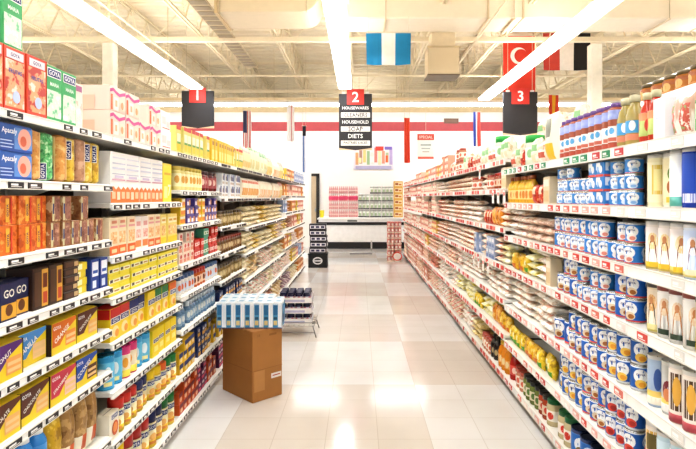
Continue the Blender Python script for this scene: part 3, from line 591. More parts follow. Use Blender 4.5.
RIGHT = {
 0: [(1.59, 'greenbot*1 whitechili*1 whitetall*1 hotred'), (1.345, 'cblue*2 cwhite*1 cplant*1 cyellow*1 cgreenred'), (1.11, 'cfigblue*2 cfigbrown*3 cfigpink'), (.875, 'cfiggreen*1 cfigwhite*3 cfigdark*2 cfigbrown'),
     (.60, 'cpinkgold*1 cpinkfoot*2 cglass*1 cglassblue'), (.335, 'cskyglass*4 cpinkgold*1 tomcan'), (.07, 'bluetin')],
 1: [(1.59, 'salsaolive*2 salsa*9 tortyellow'), (1.345, 'milkcan*3/3 milkbox*2/3 milkcan/3'), (1.11, 'milkcantall/2'), (.875, 'beancan*3/2 milkcantall*4/2 beancan/2'), (.60, 'chickcan*3/2 beancan*5/2 beanlarge/2'), (.335, 'tomcan*3/2 beancan*3/2 chickcan/2'), (.07, 'bluetin*6 greentop')],
 2: [(1.59, 'tortyellow*1 redwhitebag*1 garlic*1 greenlid*1 redbag*1 garlic*1 redwhitebag'), (1.345, 'beige*2 redbag*2 yeloil'), (1.11, 'ricetan*3/3 ricewhite/4'), (.875, 'beige*1 flourwhite*1/4 cornyel*1/4 yelgreen*1 yelorange'), (.60, 'flourwhite/4'), (.335, 'yelgreen*3/2 yelorange*3/2 yelgreen/2'), (.07, 'greentop*1 redpepper*2 olives*4 jamlight*3 redjuice*1 purplejuice')],
 3: [(1.67, 'garlic*2 greenlid*1 redwhitebag*2 garlic'), (1.45, 'beige*2 jam*3 jamlight*3 ricepink/3'), (1.16, 'ricepink*1/4 mangobag*3 redbag*3 ricepink/4'), (.88, 'cornyel*1/4 ricepink*1/4 farbluepk*3/2 ricepink/4'), (.63, 'flourwhite*3/4 ricewhite/4'), (.37, 'yelorange*3/2 mangobag*2 cornyel/3'), (.07, 'orjuice*3 darksauce*3 jamlight')],
 4: [(1.67, 'redwhitebag*3 redbag*2 garlic'), (1.45, 'jamlight*4 ricepink/4'), (1.16, 'ricewhite/4'), (.88, 'farbluepk*2/2 ricepink/4'), (.63, 'flourwhite/4'), (.37, 'yelgreen*3 cornyel/4'), (.07, 'cornhusk*2/3 ricewhite/4')],
 5: [(1.67, 'jamlight*4/2 redwhitebag'), (1.45, 'ricepink/4'), (1.16, 'ricepink*3/4 ricewhite/4'), (.88, 'ricewhite/4'), (.63, 'ricewhite*2/4 ricepink/3'), (.37, 'cornyel*2/4 flourwhite/4'), (.07, 'ricepink/4')],
 6: [(1.67, 'farcoral*3/3 fargold/2'), (1.45, 'ricewhite/4'), (1.16, 'ricepink*3/4 lentred/4'), (.88, 'ricepink/4'), (.63, 'ricetan*2/4 ricewhite/4'), (.37, 'flourwhite/4'), (.07, 'ricewhite/4')],
 7: [(1.67, 'farcoral/2'), (1.45, 'farcream/2'), (1.16, 'farcream*4/3 lentred/4'), (.88, 'fargold*4/2 farcream/2'), (.63, 'ricepink/4'), (.37, 'lentred/4'), (.07, 'ricepink/4')],
 8: [(1.67, 'fargold*3/2 farred/1'), (1.45, 'farcream/2'), (1.16, 'farred*4/2 farcream/3'), (.88, 'farred/2'), (.63, 'fargold*3/2 farcream/2'), (.37, 'ricepink/4'), (.07, 'farcoral/2')],
 9: [(1.67, 'farred/2'), (1.45, 'farcoral/2'), (1.16, 'farred/3'), (.88, 'farcoral*3/2 farcream/2'), (.63, 'farred/2'), (.37, 'farcoral/2'), (.07, 'ricepink/4')],
 10: [(1.67, 'farcoral/1'), (1.45, 'farred/2'), (1.16, 'farcream/2'), (.88, 'farcoral/2'), (.63, 'farcream/2'), (.37, 'farred/2'), (.07, 'farcoral/3')],
 11: [(1.67, 'farcream/1'), (1.45, 'farcoral/2'), (1.16, 'farred/2'), (.88, 'farcream/2'), (.63, 'farcoral/2'), (.37, 'farcream/2'), (.07, 'farred/3')],
 12: [(1.67, 'farcoral/1'), (1.45, 'farred/2'), (1.16, 'farcoral/3'), (.88, 'farred/2'), (.63, 'farcream/2'), (.37, 'farcoral/2'), (.07, 'farcream/3')],
}
def bay_y(side, i): return (2.3204 if side == 'left' else 2.156)+BAY*(i-1)
DEPTH = 0.46
SHELF_WHITE = 'f1eee6'
def rail_mesh(side, i, lev, nlev):
    """the price channel on a shelf's front edge (local: x along the shelf, -y towards the aisle)"""
    mb = MB(); h = .027 if side == 'left' else .046
    mb.box(-BAY/2+.002, BAY/2-.002, -.012, 0, -h/2, h/2, 'f6f4ee', .002)
    mb.box(-BAY/2+.002, BAY/2-.002, -.0145, -.012, -h/2, -h/2+.004, 'e2ded4')
    mb.box(-BAY/2+.002, BAY/2-.002, -.0145, -.012, h/2-.004, h/2, 'e2ded4')
    return mb, h
TAGM = {}
def tag_mesh(col, w, h, bar):
    k = (col, w, h, bar)
    if k not in TAGM:
        mb = MB(); mb.box(-w/2, w/2, -.0030, 0, -h/2, h/2, col, .0005)
        mb.box(-w*.36, w*.1, -.0036, -.003, -h*.1, h*.22, bar); mb.box(-w*.36, w*.34, -.0036, -.003, -h*.32, -h*.22, bar)
        TAGM[k] = mb.build('price_tag')
    return TAGM[k]
def make_bay(side, i, rows):
    y0 = bay_y(side, i); yc = y0+BAY/2; sx = FL if side == 'left' else FR
    rz = PI/2 if side == 'left' else -PI/2
    root = empty('shelving_unit', (sx, yc, 0), rz)
    nm = ORD[i]
    tag(root, 'white shop shelving unit, %s bay along the %s side of the aisle' % (nm, side), 'shelving', 'shelving bays on the %s side' % side)
    mb = MB(); top = rows[0][0]
    mb.box(-BAY/2+.001, BAY/2-.001, DEPTH, DEPTH+.02, .06, top+.1, '5a5146'); obj('back_panel', mb, root)  # dark colour carries the shade of the gaps between goods
    for s in (-1, 1):
        mb = MB(); mb.box(s*(BAY/2-.016)-.014, s*(BAY/2-.016)+.014, DEPTH-.03, DEPTH-.001, 0, top+.1, 'e9e4d8', .002); obj('upright', mb, root)
    mb = MB(); mb.box(-BAY/2+.001, BAY/2-.001, .025, .04, 0, .05, '4a3a2e' if side == 'right' else 'b9ada0'); obj('kick_plate', mb, root)  # left plate's colour stands for the beige-grey shade under the deck
    for k, (z, _s) in enumerate(rows):
        mb = MB(); t = .018
        mb.box(-BAY/2+.002, BAY/2-.002, .0, DEPTH-.002, z+t-.022, z+t, SHELF_WHITE, .002)
        for s in (-1, 1):   # bracket under each end
            mb.add([(s*(BAY/2-.012), .24, z-.004), (s*(BAY/2-.012), DEPTH-.03, z-.004), (s*(BAY/2-.012), DEPTH-.03, z-.07)], [(0, 1, 2)], SHELF_WHITE)
        sh = obj('shelf', mb, root)
        rm, h = rail_mesh(side, i, k, len(rows))
        near = (i <= 2)
        rnd = random.Random(i*31+k*7+(side == 'left'))
        if side == 'left':
            n, w, th, cols = 9, .074, .019, ['2a2420', '3a302a', '2a2420', '1d1a1a']
        else:
            n, w, th, cols = 8, .072, .030, ['d8483c', 'c9342c', 'e07a6a', 'eeb0a4', 'f4e2da']
        if side == 'right' and k == 0 and i in (1, 2): cols = ['1f8a5a', '2a9a68', '1f8a5a', 'c9343a']
        if side == 'right' and i == 0: n, cols = 4, ['e6e2da', 'e2ded6', 'd9544a', 'dedad2']
        spots = []
        for q in range(n):
            if rnd.random() < .12: continue
            spots.append((max(-BAY/2+.045, min(BAY/2-.045, -BAY/2+BAY*(q+.5)/n+rnd.uniform(-.012, .012))), rnd.choice(cols), w*rnd.choice((1, 1, .75))))
        if not near:
            for (xx, c, ww) in spots:
                rm.box(xx-ww/2, xx+ww/2, -.017, -.012, -th/2, th/2, c)
        r = obj('price_rail', rm, sh, (0, 0, z))
        if near:
            for (xx, c, ww) in spots:
                obj('price_tag', tag_mesh(c, round(ww, 3), th, 'f4f2ec' if c < 'd' else 'fbf4f0'), sh, (xx, -.0125, z))
    return root

SHELF_COUNT = {}
KIND_N = {}
PLACED = []     # (object, key, bay, row, layer, layers, side, y, n_back)
OVER = {}
def proto(key, far):
    p = PROD[key]
    if far not in p['protos']:
        parts = p['make'](far); p['protos'][far] = [(n, mb.build(n), lab) for n, mb, lab in parts]
    return p['protos'][far]
FIRST = {}
def spawn(key, loc, rz, far):
    """first of a kind is built, every later one is a copy of it and of its parts"""
    k = (key, far)
    if k not in FIRST:
        ms = proto(key, far)
        o = bpy.data.objects.new(ms[0][0], ms[0][1]); kids = []
        for n, me, lab in ms[1:]:
            c = bpy.data.objects.new(n, me); c.parent = o; kids.append(c)
        FIRST[k] = (o, kids); new = (o, kids)
    else:
        so, sk = FIRST[k]; o = so.copy(); kids = []
        for c in sk:
            d = c.copy(); d.parent = o; kids.append(d)
    o.location = loc; o.rotation_euler = (0, 0, rz)
    COL.objects.link(o)
    for c in kids: COL.objects.link(c)
    return o
def in_frame(x0, x1, y0, y1, z0, z1, m=6):
    pts = [px(x, max(y, .2), z) for x in (x0, x1) for y in (y0, y1) for z in (z0, z1)]
    us = [p[0] for p in pts]; vs = [p[1] for p in pts]
    return max(us) > -m and min(us) < 696+m and max(vs) > -m and min(vs) < 449+m
def fill_row(side, i, k, rows):
    z, spec = rows[k]
    clear = (rows[k-1][0]-z-.030) if k else 9
    zt = z+.018+.0005
    y = bay_y(side, i)+.012 if i else (1.53 if side == 'left' else 1.70)
    yend = bay_y(side, i)+BAY-.010
    rnd = random.Random(i*101+k*13+(side == 'left')*7)
    far = bay_y(side, i) > 5.5
    rz = PI/2 if side == 'left' else -PI/2
    words = spec.split()
    for wd in words:
        st = 1; n = None; deep = 1
        key = wd
        if wd[0] == '_': y += float(wd[1:]); continue
        if '@' in key: key, a = key.split('@'); deep = int(a)
        if '/' in key: key, a = key.split('/'); st = int(a)
        if '*' in key: key, a = key.split('*'); n = int(a)
        p = PROD[key]
        while st > 1 and st*p['h'] > clear: st -= 1
        if p['h'] > clear: print('TOO TALL', side, i, k, key, round(p['h'], 3), round(clear, 3))
        gap = .005 if p['cat'] in ('box', 'can', 'carton') else .004
        if p['kind'] in ('seasoning_shaker', 'votive_candle'): gap = .006
        pitch = p['w']+gap; c = 0
        lie = p['kind'] in ('bean_bag', 'pea_bag', 'lentil_bag', 'rice_bag', 'flour_bag', 'husk_bag')
        while (n is None or c < n) and y+p['w'] <= yend+.002:
            back = .004+(.006 if p['d'] < .11 and 'bag' in p['kind'] else 0)+rnd.uniform(0, .009)+(.018 if rnd.random() < .08 else 0)
            yc = y+p['w']/2
            lost = rnd.random()
            top = st if lost > .16 or st == 1 else st-1
            for s in range(top*deep):
                s, dk = s % top, s//top
                b = back+dk*(p['d']+.004)+(rnd.uniform(-.003, .006) if s else 0)+(rnd.uniform(0, .02) if lie else 0)
                x = (FL-b-p['d']/2) if side == 'left' else (FR+b+p['d']/2)
                zz = zt+s*(p['h']+.0004)
                jit = rnd.uniform(-.05, .05) if lie else rnd.uniform(-.02, .02)
                if p['cat'] in ('can', 'jar', 'bottle', 'tub', 'shaker', 'candle', 'tin') or p['kind'] in ('drink_carton', 'biscuit_roll'): jit = rnd.uniform(-.35, .35)+(-.8 if side == 'left' else .8)
                jy = rnd.uniform(-.006, .006) if lie else 0
                yb0, yb1 = yc-p['w']/2, yc+p['w']/2
                if not in_frame(x-p['d']/2, x+p['d']/2, yb0, yb1, zz, zz+p['h']): continue
                KIND_N[p['kind']] = KIND_N.get(p['kind'], 0)+1
                if KIND_N[p['kind']] > 300:
                    OVER.setdefault(p['kind'], []).append((key, (x, yc+jy, zz), rz+jit)); continue
                o = spawn(key, (x, yc+jy, zz), rz+jit, far)
                PLACED.append((o, key, i, k, s, top, side, yc, len(rows), st, dk, deep))
            y += pitch; c += 1
def plural(k):
    k = k.replace('_', ' ')
    return k+('es' if k.endswith('x') else 's')
def label_goods():
    """name each thing by its look, then its turn from the near end, its layer, its shelf and its bay"""
    rowsof = {}
    for rec in PLACED: rowsof.setdefault((rec[6], rec[2], rec[3], PROD[rec[1]]['look']), []).append(rec)
    for (side, i, k, look), recs in rowsof.items():
        ys = sorted({round(r[7], 4) for r in recs})
        nlev = recs[0][8]
        sh = 'bottom shelf' if k == nlev-1 else DOWN[k]
        maxst = max(r[9] for r in recs)
        for r in recs:
            t = ys.index(round(r[7], 4))
            if len(ys) > 1:
                near = 'nearest' if t == 0 else ('farthest' if t == len(ys)-1 else ORD[t]+'-nearest')
                lab = near+' '+look
            else: lab = look
            if maxst > 1:
                lay = ['bottom', 'second', 'third', 'fourth', 'fifth', 'sixth'][r[4]]
                if maxst == 2: lay = ['lower', 'upper'][r[4]]
                lab += ', %s layer' % lay
            if r[11] > 1: lab += ', %s' % ('front row', 'second row', 'back row')[r[10]]
            bay = {0: 'nearest'}.get(i, ORD[i])
            lab += ', %s, %s %s bay' % (sh, bay, side)
            o = r[0]; p = PROD[r[1]]
            tag(o, lab, p['cat'], '%s on the %s, %s %s bay' % (plural(p['kind']), sh, bay, side))
for side, table in (('left', LEFT), ('right', RIGHT)):
    for i, rows in table.items():
        make_bay(side, i, rows)
        for k in range(len(rows)): fill_row(side, i, k, rows)
# goods stacked on the goods of the top row, left: one green box lying over the red ones
# ------------------------------------------------------------------ the hall
BACK = 15.5
def floor_material():
    m = bpy.data.materials.new('polished_vinyl_tile'); m.use_nodes = True
    nt = m.node_tree; b = nt.nodes['Principled BSDF']
    tc = nt.nodes.new('ShaderNodeTexCoord')
    def mapped(loc, sc):
        mp = nt.nodes.new('ShaderNodeMapping'); mp.inputs['Location'].default_value = loc; mp.inputs['Scale'].default_value = sc
        nt.links.new(tc.outputs['Object'], mp.inputs['Vector']); return mp
    ck = nt.nodes.new('ShaderNodeTexChecker'); ck.inputs['Scale'].default_value = 1.0
    s = 1/1.22
    mp = mapped((-.416*s, -4.05*s, .37), (s, s, 0))
    nt.links.new(mp.outputs['Vector'], ck.inputs['Vector'])
    ck.inputs['Color1'].default_value = (*hexc('e3e2df'), 1); ck.inputs['Color2'].default_value = (*hexc('d8d1c8'), 1)
    nz = nt.nodes.new('ShaderNodeTexNoise'); nz.inputs['Scale'].default_value = 1.7; nz.inputs['Detail'].default_value = 4
    nt.links.new(tc.outputs['Object'], nz.inputs['Vector'])
    mx = nt.nodes.new('ShaderNodeMix'); mx.data_type = 'RGBA'; mx.blend_type = 'MULTIPLY'; mx.inputs[0].default_value = .35
    rp = nt.nodes.new('ShaderNodeValToRGB'); rp.color_ramp.elements[0].position = .3; rp.color_ramp.elements[0].color = (.78, .75, .71, 1); rp.color_ramp.elements[1].position = .6
    nt.links.new(nz.outputs['Fac'], rp.inputs['Fac'])
    nt.links.new(ck.outputs['Color'], mx.inputs[6]); nt.links.new(rp.outputs['Color'], mx.inputs[7])
    br = nt.nodes.new('ShaderNodeTexBrick'); br.offset = 0; br.inputs['Scale'].default_value = 1.0
    br.inputs['Brick Width'].default_value = .305; br.inputs['Row Height'].default_value = .305; br.inputs['Mortar Size'].default_value = .0022
    br.inputs['Color1'].default_value = (1, 1, 1, 1); br.inputs['Color2'].default_value = (.975, .97, .96, 1); br.inputs['Mortar'].default_value = (.80, .77, .73, 1)
    mp2 = mapped((-.416, -4.05, 0), (1, 1, 1)); nt.links.new(mp2.outputs['Vector'], br.inputs['Vector'])
    m2 = nt.nodes.new('ShaderNodeMix'); m2.data_type = 'RGBA'; m2.blend_type = 'MULTIPLY'; m2.inputs[0].default_value = 1
    nt.links.new(mx.outputs[2], m2.inputs[6]); nt.links.new(br.outputs['Color'], m2.inputs[7])
    nt.links.new(m2.outputs[2], b.inputs['Base Color'])
    b.inputs['Roughness'].default_value = .16
    nr = nt.nodes.new('ShaderNodeMapRange'); nr.inputs['To Min'].default_value = .07; nr.inputs['To Max'].default_value = .16
    nt.links.new(nz.outputs['Fac'], nr.inputs['Value']); nt.links.new(nr.outputs['Result'], b.inputs['Roughness'])
    return m
mb = MB(); mb.box(-14, 14, -3, BACK+10, -.1, 0, floor_material()); structure('floor', mb)
WALLC = M('f6f2ec', .7, 0, .02)
mb = MB(); mb.box(-14, 14, BACK, BACK+.15, 0, 4.25, WALLC); structure('wall_back', mb)
mb = MB(); mb.box(-14, 14, BACK+9.9, BACK+10, 0, 5.6, M('e9d9b8', .8, 0, .03)); structure('wall_far', mb)
mb = MB(); mb.box(-14.1, -14, -3, BACK+10, 0, 5.6, M('e9dcc4', .8, 0, .03)); structure('wall_left', mb)
mb = MB(); mb.box(14, 14.1, -3, BACK+10, 0, 5.6, M('e9dcc4', .8, 0, .03)); structure('wall_right', mb)
mb = MB(); mb.box(-14, 14, BACK-.012, BACK-.001, 3.32, 3.58, 'b8484a'); structure('trim_1', mb)
mb = MB(); mb.box(-14, 14, BACK-.03, BACK-.001, 3.86, 4.0, M('e3cfa4', .7)); structure('trim_2', mb)
mb = MB(); mb.box(-14, 14, BACK-.05, BACK-.001, 4.15, 4.27, M('d9c39a', .7)); structure('trim_3', mb)
# ribbed roof deck
DECK = M('e8dcc2', .75, 0, .05)
mb = MB(); pts = []; y = -3.0
while y < BACK+10:
    pts += [(y, 5.46), (y+.13, 5.46), (y+.17, 5.40), (y+.30, 5.40), (y+.34, 5.46)]; y += .34
for (ya, za), (yb, zb) in zip(pts, pts[1:]):
    if yb-ya > 1e-6: mb.quad((-14, ya, za), (-14, yb, zb), (14, yb, zb), (14, ya, za), DECK)
structure('ceiling', mb)
STEEL = M('e9dbbd', .6, 0, .05)
def joist(name, x):
    mb = MB(); z0, z1 = 4.66, 5.32; ya, yb = -1.0, BACK+9
    for dx in (-.035, .035):
        mb.box(x+dx-.016, x+dx+.016, ya, yb, z0, z0+.035, STEEL); mb.box(x+dx-.016, x+dx+.016, ya, yb, z1, z1+.045, STEEL)
    y = ya; up = False
    while y < yb-.4:
        mb.bar((x, y, z1 if up else z0+.02), (x, y+.42, z0+.02 if up else z1), .024, .024, STEEL); y += .42; up = not up
    structure(name, mb)
for q, x in enumerate((-9.2, -7.7, -6.2, -4.72, -3.2, -1.7, -.22, 1.42, 2.9, 4.31, 5.8, 7.3, 8.8)): joist('ceiling_beam_%d' % (q+1), x)
def girder(name, y, z0=4.52, z1=5.34):
    mb = MB()
    mb.box(-13.9, 13.9, y-.05, y+.05, z0, z0+.09, STEEL); mb.box(-13.9, 13.9, y-.05, y+.05, z1, z1+.06, STEEL)
    x = -13.9; up = False
    while x < 13.4:
        mb.bar((x, y, z1 if up else z0+.05), (x+.7, y, z0+.05 if up else z1), .02, .02, STEEL); x += .7; up = not up
    structure(name, mb)
girder('ceiling_beam_20', 10.8); girder('ceiling_beam_21', 15.95, 4.5); pass
for q, (x, y) in enumerate(((4.8, 11.0), (-5.05, 10.95), (-11.5, 11.0), (11.5, 11.0))):
    mb = MB(); mb.box(x-.11, x+.11, y-.11, y+.11, 0, 4.52, M('f3ecdc', .6), .01); mb.box(x-.16, x+.16, y-.16, y+.16, 0, .02, M('cfc2aa', .6))
    structure('column_%d' % (q+1), mb)
# pipes and conduit under the roof
def pipe(name, p0, p1, r, lab, m=STEEL):
    mb = MB(); mb.rod(p0, p1, r, m, 8); mb.rod(p0, Vector(p0)+(Vector(p1)-Vector(p0))*.004, r*1.3, m, 8)
    tag(obj(name, mb), lab, 'pipe')
pipe('sprinkler_pipe', (-13.9, 7.6, 4.41), (13.9, 7.6, 4.41), .028, 'thin cream sprinkler pipe crossing the roof ahead of the duct')
pipe('conduit_pipe', (-4.1, -1, 4.49), (-4.1, 15, 4.49), .018, 'thin cream conduit running lengthwise over the left light row')
pipe('conduit_pipe', (2.2, 4, 4.36), (2.2, 15, 4.36), .016, 'thin cream conduit running lengthwise right of the centre light row')
pipe('sprinkler_pipe', (-13.9, 13.3, 4.41), (13.9, 13.3, 4.41), .025, 'thin cream sprinkler pipe crossing the roof beyond the aisle signs')
# ------------------------------------------------------------------ ducts
def duct():
    r = empty('air_duct', (0, 9.45, 0)); tag(r, 'big cream rectangular air duct crossing below the roof', 'duct')
    c = M('e8dac2', .55, 0, .04); s = M('d0bb98', .55)
    mb = MB(); mb.box(-.35, 9.0, -.37, .37, 4.42, 5.15, c, .02); obj('duct_run', mb, r)
    for x in (2.17, 2.76, 6.0):
        mb = MB(); mb.box(x-.015, x+.015, -.39, .39, 4.405, 5.165, s); obj('seam_flange', mb, r)
    for x in (.45, 2.6, 5.2):
        mb = MB(); mb.rod((x, -.41, 4.40), (x, -.41, 5.40), .008, M('bfae8e', .5)); mb.rod((x, .41, 4.40), (x, .41, 5.40), .008, M('bfae8e', .5)); mb.box(x-.015, x+.015, -.42, .42, 4.385, 4.405, s); obj('hanger', mb, r)
duct()
def elbow():
    r = empty('duct_elbow', (-1.25, 9.2, 0)); tag(r, 'bulky tan duct bend with rounded corner left of centre light', 'duct')
    c = M('d9c8aa', .6, 0, .05)
    mb = MB(); n = 10
    prof = [(-1.0+.0, -1)]
    pts = [(-1.05, 5.2), (-1.05, 4.72)]
    pts += [(.30+.30*math.sin(PI/2*q/n), 4.42+.30-.30*math.cos(PI/2*q/n)) for q in range(n+1)]
    pts = [(-1.05, 5.2), (-1.05, 4.42)]+pts[2:]+[(.60, 5.2)]
    b = [(x, -.45, z) for x, z in pts]; e = [(x, .45, z) for x, z in pts]; k = len(pts)
    mb.add(b+e, [tuple(range(k)), tuple(range(2*k-1, k-1, -1))]+[(q, q+k, (q+1) % k+k, (q+1) % k) for q in range(k)], c)
    obj('bend', mb, r)
    mb = MB(); mb.box(-1.09, -1.04, -.48, .48, 4.39, 5.22, M('c2aa82', .6)); obj('seam_flange', mb, r)
    for x in (-1.0, .4):
        mb = MB(); mb.rod((x, -.47, 4.4), (x, -.47, 5.4), .008, M('bfae8e', .5)); obj('hanger', mb, r)
elbow()
def diffuser():
    x, y = 1.545, 10.1
    r = empty('air_diffuser', (x, y, 3.64)); tag(r, 'beige square drop box air diffuser hanging below the duct', 'diffuser')
    c = M('d9c6a4', .55, 0, .03)
    mb = MB(); mb.box(-.285, .285, -.25, .25, .02, .52, c, .012); obj('housing', mb, r)
    mb = MB(); mb.box(-.295, .295, -.26, .26, 0, .022, '6a5a44'); obj('outlet_grille', mb, r)
    mb = MB(); mb.box(-.30, .30, -.265, .265, .50, .535, M('cbb590', .55)); obj('top_flange', mb, r)
    mb = MB(); mb.box(-.22, .22, -.2, .2, .535, .80, M('e2cfac', .55), .01); obj('collar', mb, r)
diffuser()
def panel_grille(x, y0, y1):
    mb = MB()
    g = M('8f8068', .6)
    mb.box(x-.16, x+.16, y0, y1, 4.585, 4.60, M('b8a684', .6))
    q = y0+.06
    while q < y1-.1:
        mb.box(x-.14, x+.14, q, q+.16, 4.575, 4.585, g); q += .26
    tag(obj('cable_tray', mb), 'long grey slotted tray slung lengthwise under the left roof joists', 'tray')
panel_grille(-2.62, 5.0, 13.2)
# ------------------------------------------------------------------ strip lights
LENS = M('f3f7ff', .4, 0, 0, 14.0); HOUSE = M('f4efe4', .5); UP_FILL = M('fff6ec', .4, 0, 0, 12.0)
def light_row(x, y0, y1, lab, z=3.85, along='y', w=.30):
    r = empty('ceiling_light', (x, y0, z) if along == 'y' else (0, y0, z)); tag(r, lab, 'light', 'fluorescent light rows')
    L = y1-y0 if along == 'y' else 26.0
    mb = MB()
    if along == 'y':
        mb.box(-w/2+.06, w/2-.06, 0, L, .05, .11, HOUSE)
        mb.add([(-w/2, 0, .0), (-w/2+.05, 0, .07), (-w/2+.05, L, .07), (-w/2, L, .0)], [(0, 1, 2, 3)], HOUSE)
        mb.add([(w/2, 0, .0), (w/2-.05, 0, .07), (w/2-.05, L, .07), (w/2, L, .0)], [(3, 2, 1, 0)], HOUSE)
        obj('housing', mb, r)
        mb = MB(); mb.box(-.06, .06, .02, L-.02, .111, .122, UP_FILL); obj('added_uplight', mb, r)  # unseen glowing strip added on top of the housing to brighten the roof
        n = max(1, round(L/2.44)); seg = L/n
        for q in range(n):
            mb = MB(); mb.box(-w/2+.012, w/2-.012, q*seg+.008, (q+1)*seg-.008, .012, .05, LENS, .008); obj('lamp_lens', mb, r)
            mb = MB(); mb.box(-w/2, w/2, q*seg-.008, q*seg+.008, .0, .055, HOUSE); obj('end_plate', mb, r)
            mb = MB(); mb.rod((0, q*seg+.6, .11), (0, q*seg+.6, 1.5), .006, M('cbb98f', .5)); obj('hanger_rod', mb, r)
    else:
        mb.box(-13, 13, -w/2, w/2, .05, .12, HOUSE); obj('housing', mb, r)
        for q in range(8):
            mb = MB(); mb.box(-13+q*3.25+.02, -13+(q+1)*3.25-.02, -w/2+.02, w/2-.02, .0, .05, LENS, .008); obj('lamp_lens', mb, r)
            mb = MB(); mb.rod((-12+q*3.25, 0, .12), (-12+q*3.25, 0, 1.5), .006, M('cbb98f', .5)); obj('hanger_rod', mb, r)
light_row(-3.67, -2.4, 12.2, 'bright fluorescent strip light row running above the left shelves to sign 1')
light_row(-.31, -2.4, 12.2, 'bright fluorescent strip light row over the middle of the aisle')
light_row(3.13, -2.4, 13.55, 'bright fluorescent strip light row above the right shelves to sign 3')
light_row(6.55, -2.4, 12.2, 'bright fluorescent strip light row beyond the right shelves, over next aisle')
light_row(-7.05, -2.4, 12.2, 'bright fluorescent strip light row two aisles over on the left')
light_row(0, 14.3, 0, 'bright fluorescent strip light row crossing in front of the red-striped wall', 3.84, 'x', .22)
for x in (-7.0, 0.0, 7.0): light_row(x, 17.0, 24.0, 'added unseen strip light row behind the red-striped wall, %s' % {-7.0: 'left', 0.0: 'middle', 7.0: 'right'}[x])  # rows hidden by the wall, added to brighten the roof beyond the signs
# ------------------------------------------------------------------ hanging aisle signs
def aisle_sign(num, p0, p1, Y, lines, lab):
    x0, _, z1 = at(p0[0], p0[1], Y); x1, _, z0 = at(p1[0], p1[1], Y)
    w, h = x1-x0, z1-z0
    r = empty('aisle_sign', ((x0+x1)/2, Y, z0)); tag(r, lab, 'sign', 'hanging aisle signs')
    mb = MB(); mb.box(-w/2, w/2, -.03, .03, .0, h*.93, M('2e2a2a', .5), .004)
    obj('board', mb, r)
    mb = MB(); mb.box(-w/2, w/2, -.02, .02, -.05, -.0005, M('e6c8a0', .6)); mb.add([(-w/2, -.021, -.0005), (w/2, -.021, -.0005), (0, -.021, -.055)], [(0, 1, 2)], '3a3030'); obj('foot_trim', mb, r)
    nb = MB(); s = w*.52; zc = h-s*.42
    nb.box(-s/2, s/2, -.045, -.0305, zc-s*.45, zc+s*.45, M('d8382c', .5), .003)
    nb.mark('t', lambda a, b, o: (a, -.045-o, b), 4, (num, 0, zc, s*.6, 0), M('fbf6f0', .5), .001)
    o = obj('number_plate', nb, r); o['label'] = 'red square plate with white number %s' % num
    z = h*.93-s*.62; n = len(lines)
    lh = (z-.03)/max(n, 1)
    for q, (tx, inv) in enumerate(lines):
        zc2 = z-lh*(q+.5); mb = MB()
        if inv: mb.box(-w*.44, w*.44, -.036, -.0305, zc2-lh*.36, zc2+lh*.36, M('f3eee6', .5))
        size = min(lh*.62, w*(.80 if not inv else .72)/max(text_geo(tx)[2], .1))
        mb.mark('t', lambda a, b, o: (a, -.0365-o, b), 4, (tx, 0, zc2, size, 0), M('2a2626' if inv else 'fbf8f2', .5), .0005)
        obj('text_line', mb, r)
    for s_ in (-1, 1):
        mb = MB(); mb.box(s_*w*.36-.04, s_*w*.36+.04, -.02, .02, h*.93, h*.97, M('f4efe6', .4)); obj('clip', mb, r)
        mb = MB(); mb.rod((s_*w*.36, 0, h*.97), (s_*w*.36, 0, 5.4-z0), .006, M('cfc2a4', .5)); obj('hanger_rod', mb, r)
aisle_sign('2', (339, 90), (372, 148), 12.55, [('HOUSEWARES', 0), ('CLEANERS', 1), ('HOUSEHOLD', 0), ('SOAP', 1), ('DIETS', 0), ('PASTRIES JUICES', 1)], 'black hanging aisle sign with red number 2 and white lettering')
aisle_sign('1', (182, 88.5), (214, 126), 12.55, [], 'black hanging aisle sign with red number 1 plate over left shelves')
aisle_sign('3', (503, 89), (537, 133), 12.4, [], 'black hanging aisle sign with red number 3 plate below Turkish flag')
# ------------------------------------------------------------------ flags
def flag(name, x0, x1, z0, z1, Y, draw, lab, rz=0.0, amp=.012, top=5.4, n=26):
    """cloth with soft folds; draw: list of (a0, b0, a1, b1, colour) in fractions, later ones cover"""
    w, h = x1-x0, z1-z0
    r = empty(name, ((x0+x1)/2, Y, z0), rz); tag(r, lab, 'flag')
    mb = MB(); m = 14
    def pt(a, b, o=0.0): return ((a-.5)*w*(1-.03*(1-b)), amp*math.sin(a*11+b*2)*(.3+(1-b))-o, b*h-.012*math.sin(a*PI)*(1-b))
    V = {}
    for i in range(n+1):
        for j in range(m+1):
            V[i, j] = len(mb.v); mb.v.append(pt(i/n, j/m))
    for i in range(n):
        for j in range(m):
            fa, fb = (i+.5)/n, (j+.5)/m; c = draw[0][4]
            for (a0, b0, a1, b1, col) in draw:
                if a0 <= fa <= a1 and b0 <= fb <= b1: c = col
            mb.face((V[i, j], V[i+1, j], V[i+1, j+1], V[i, j+1]), M(c, .8), True)
    obj('cloth', mb, r)
    pm = MB(); pm.rod((-w/2-.02, 0, h+.004), (w/2+.02, 0, h+.004), .008, M('d8cdb6', .5)); obj('top_rod', pm, r)
    cm = MB()
    for s in (-1, 1): cm.rod((s*w*.45, 0, h), (s*w*.45, 0, top-z0), .003, M('cfc2a4', .5), 4)
    obj('hanging_cord', cm, r)
    return r, pt, w, h
def fl(p0, p1, Y): a = at(p0[0], p0[1], Y); b = at(p1[0], p1[1], Y); return a[0], b[0], b[2], a[2]
x0, x1, z0, z1 = fl((366, 33), (411, 64.5), 9.0)
